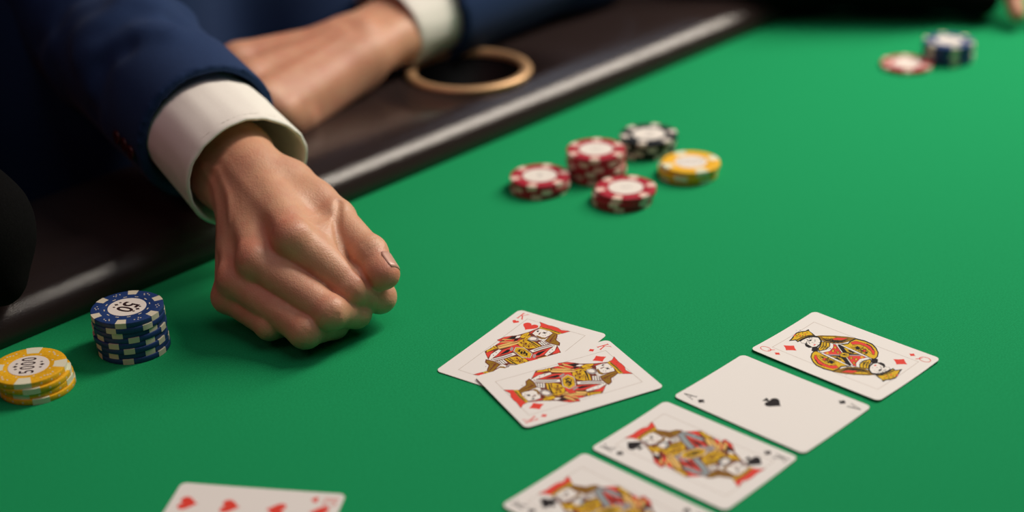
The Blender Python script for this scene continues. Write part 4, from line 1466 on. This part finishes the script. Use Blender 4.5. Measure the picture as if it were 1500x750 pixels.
def cuff(name, centre, axis, ra, rb, back, up, tilt=0.0, flare=1.0, wob=1.2):
    """folded shirt cuff: a short double-walled tube, open towards the hand"""
    ax = unit(axis)
    u = unit(np.array(up) - ax * (np.array(up) @ ax))
    v = np.cross(ax, u)
    n, v_, f_ = 72, [], []
    rings = []
    prof = [(-back, -0.2), (-back * 0.75, 0), (-back * 0.5, 0.4), (-back * 0.25, 0.5), (-4, 0.6), (-1.2, 0.5), (0, -0.2), (0.3, -1.0), (-0.2, -1.9), (-4, -2.2), (-back * 0.3, -2.4), (-back * 0.6, -2.6), (-back, -2.8)]
    for d, off in prof:
        tt = 1 + (flare - 1) * (1 + d / back)
        for i in range(n):
            a = 2 * math.pi * i / n
            w = wob * (0.6 * math.sin(3 * a + d * 0.05) + 0.4 * math.sin(5 * a + 1.3 - d * 0.08) + 0.16 * math.sin(17 * a + d * 0.3) + 0.12 * math.sin(23 * a - d * 0.2))
            c = np.array(centre) + ax * (d + tilt * math.sin(a) * 9)
            v_.append(c + u * math.cos(a) * (rb * tt + off + w) + v * math.sin(a) * (ra * tt + off + w))
    m = len(prof)
    for j in range(m - 1):
        for i in range(n):
            k = (i + 1) % n
            f_.append((j * n + i, j * n + k, (j + 1) * n + k, (j + 1) * n + i))
    o = link(name, mesh_from(name, v_, f_), M_cuff, person, smooth=True)
    # line of stitching a few millimetres in from the edge
    sv, sf = [], []
    for i in range(0, n):
        a0 = 2 * math.pi * (i + 0.15) / n
        a1 = 2 * math.pi * (i + 0.85) / n
        for a, dd in ((a0, -5.6), (a1, -5.6), (a1, -5.0), (a0, -5.0)):
            w = wob * (0.6 * math.sin(3 * a + dd * 0.05) + 0.4 * math.sin(5 * a + 1.3 - dd * 0.08))
            tt = 1 + (flare - 1) * (1 + dd / back)
            c = np.array(centre) + ax * (dd + tilt * math.sin(a) * 9)
            sv.append(c + u * math.cos(a) * (rb * tt + 0.75 + w) + v * math.sin(a) * (ra * tt + 0.75 + w))
        sf.append((4 * i, 4 * i + 1, 4 * i + 2, 4 * i + 3))
    link('stitching', mesh_from('stitching', sv, sf), M_cuff, o)
    return o


tag(cuff('shirt_cuff', RIM, AX, 42.0, 37, 88, (0.05, 0.1, 1), 0.25, 1.03, 1.1), label='white shirt cuff')
tag(cuff('shirt_cuff', LRIM, LAX, 39, 36, 70, (0, 0, 1), 0.0, 1.0, 1.0), label='white shirt cuff')
for d in (10, 21, 32):
    bp_ = S_END - AX * d
    side = unit(np.cross(AX, A3(0, 0, 1)))
    if side[0] > 0:
        side = -side
    sp = JF.snap(bp_ + side * 56 + A3(0, 0, -6))
    bvv, bff = lathe([(4.2, 0), (5.0, 1.0), (4.6, 2.2), (3.2, 1.8)], 16)
    b_ = link('sleeve_button', mesh_from('sleeve_button', bvv, bff), M_button, person, smooth=True)
    b_.location = tuple(sp * MM)
    b_.rotation_euler = Vector(tuple(side)).to_track_quat('Z', 'Y').to_euler()

# ---- the neighbour in black: an elbow on the rail
NE = A3(-326, 866, 70)
NF = Field((-900, 690, 22), (-270, 1180, 470), 4.0)
NSH = A3(-545, 930, 300)
NF.cone(NE, NSH, 38, 70, 0, 18)
NF.cone(NE, A3(-520, 770, 78), 38, 44, 14, 18)
NF.cone(A3(-326, 862, 64), A3(-304, 852, 40), 33, 10, 20, 18)
folds(NF, NE, NSH, 8, 4.0, 7.0, 3, 50, (0.9, -0.3, 0.2))
NF.cone(NSH, A3(-760, 1010, 330), 70, 72, 30, 20)
NF.cone(A3(-620, 1030, 30), A3(-640, 970, 330), 120, 120, 40, 20)
NF.cone(A3(-780, 960, 30), A3(-760, 980, 330), 120, 120, 40, 20)
nv, nq = NF.mesh()
nb = link('person', np_mesh('neighbour', smooth_mesh(nv, nq, 2), nq), M_black)
tag(nb, 'person in black jacket, only an elbow on the rail at the left edge', 'person')

# ---- the player at the far end: black sleeves on the felt and a few fingers
FF = Field((420, 1350, 2), (530, 1524, 110), 2.0)
for a, b, c in ((A3(458, 1478, 58), A3(463, 1432, 50), A3(466, 1388, 14)), (A3(484, 1484, 58), A3(488, 1440, 50), A3(490, 1392, 14))):
    FF.cone(a, b, 13, 9.5, 5)
    FF.cone(b, c, 9.5, 7.5, 3)
FF.cone(A3(452, 1488, 58), A3(488, 1492, 58), 20, 20, 8)
fv, fq = FF.mesh()
fV2 = smooth_mesh(fv, fq, 2)
fme = np_mesh('far_person', fV2, fq)
blush_attr(fme, fV2, [(A3(470, 1440, 40), 90, 0.6)])
fp_ = link('person', fme, M_skin)
tag(fp_, 'person in black sleeves reaching onto the felt at the top right corner', 'person')
GF = Field((90, 1340, 1), (640, 1760, 330), 4.0)
GF.cone(A3(195, 1470, 50), A3(385, 1438, 46), 46, 40, 0, 20)
GF.cone(A3(385, 1438, 46), A3(432, 1416, 20), 36, 15, 12, 20)
GF.cone(A3(195, 1470, 50), A3(240, 1700, 220), 48, 60, 20, 20)
GF.cone(A3(438, 1414, 24), A3(462, 1520, 66), 19, 36, 0, 20)
GF.cone(A3(470, 1520, 66), A3(540, 1700, 220), 40, 60, 10, 20)
folds(GF, A3(195, 1470, 50), A3(385, 1438, 46), 8, 3.5, 7.0, 4, 42, (0.1, -0.6, 0.8))
gv, gq = GF.mesh()
link('jacket', np_mesh('far_jacket', smooth_mesh(gv, gq, 2), gq), M_black, fp_)
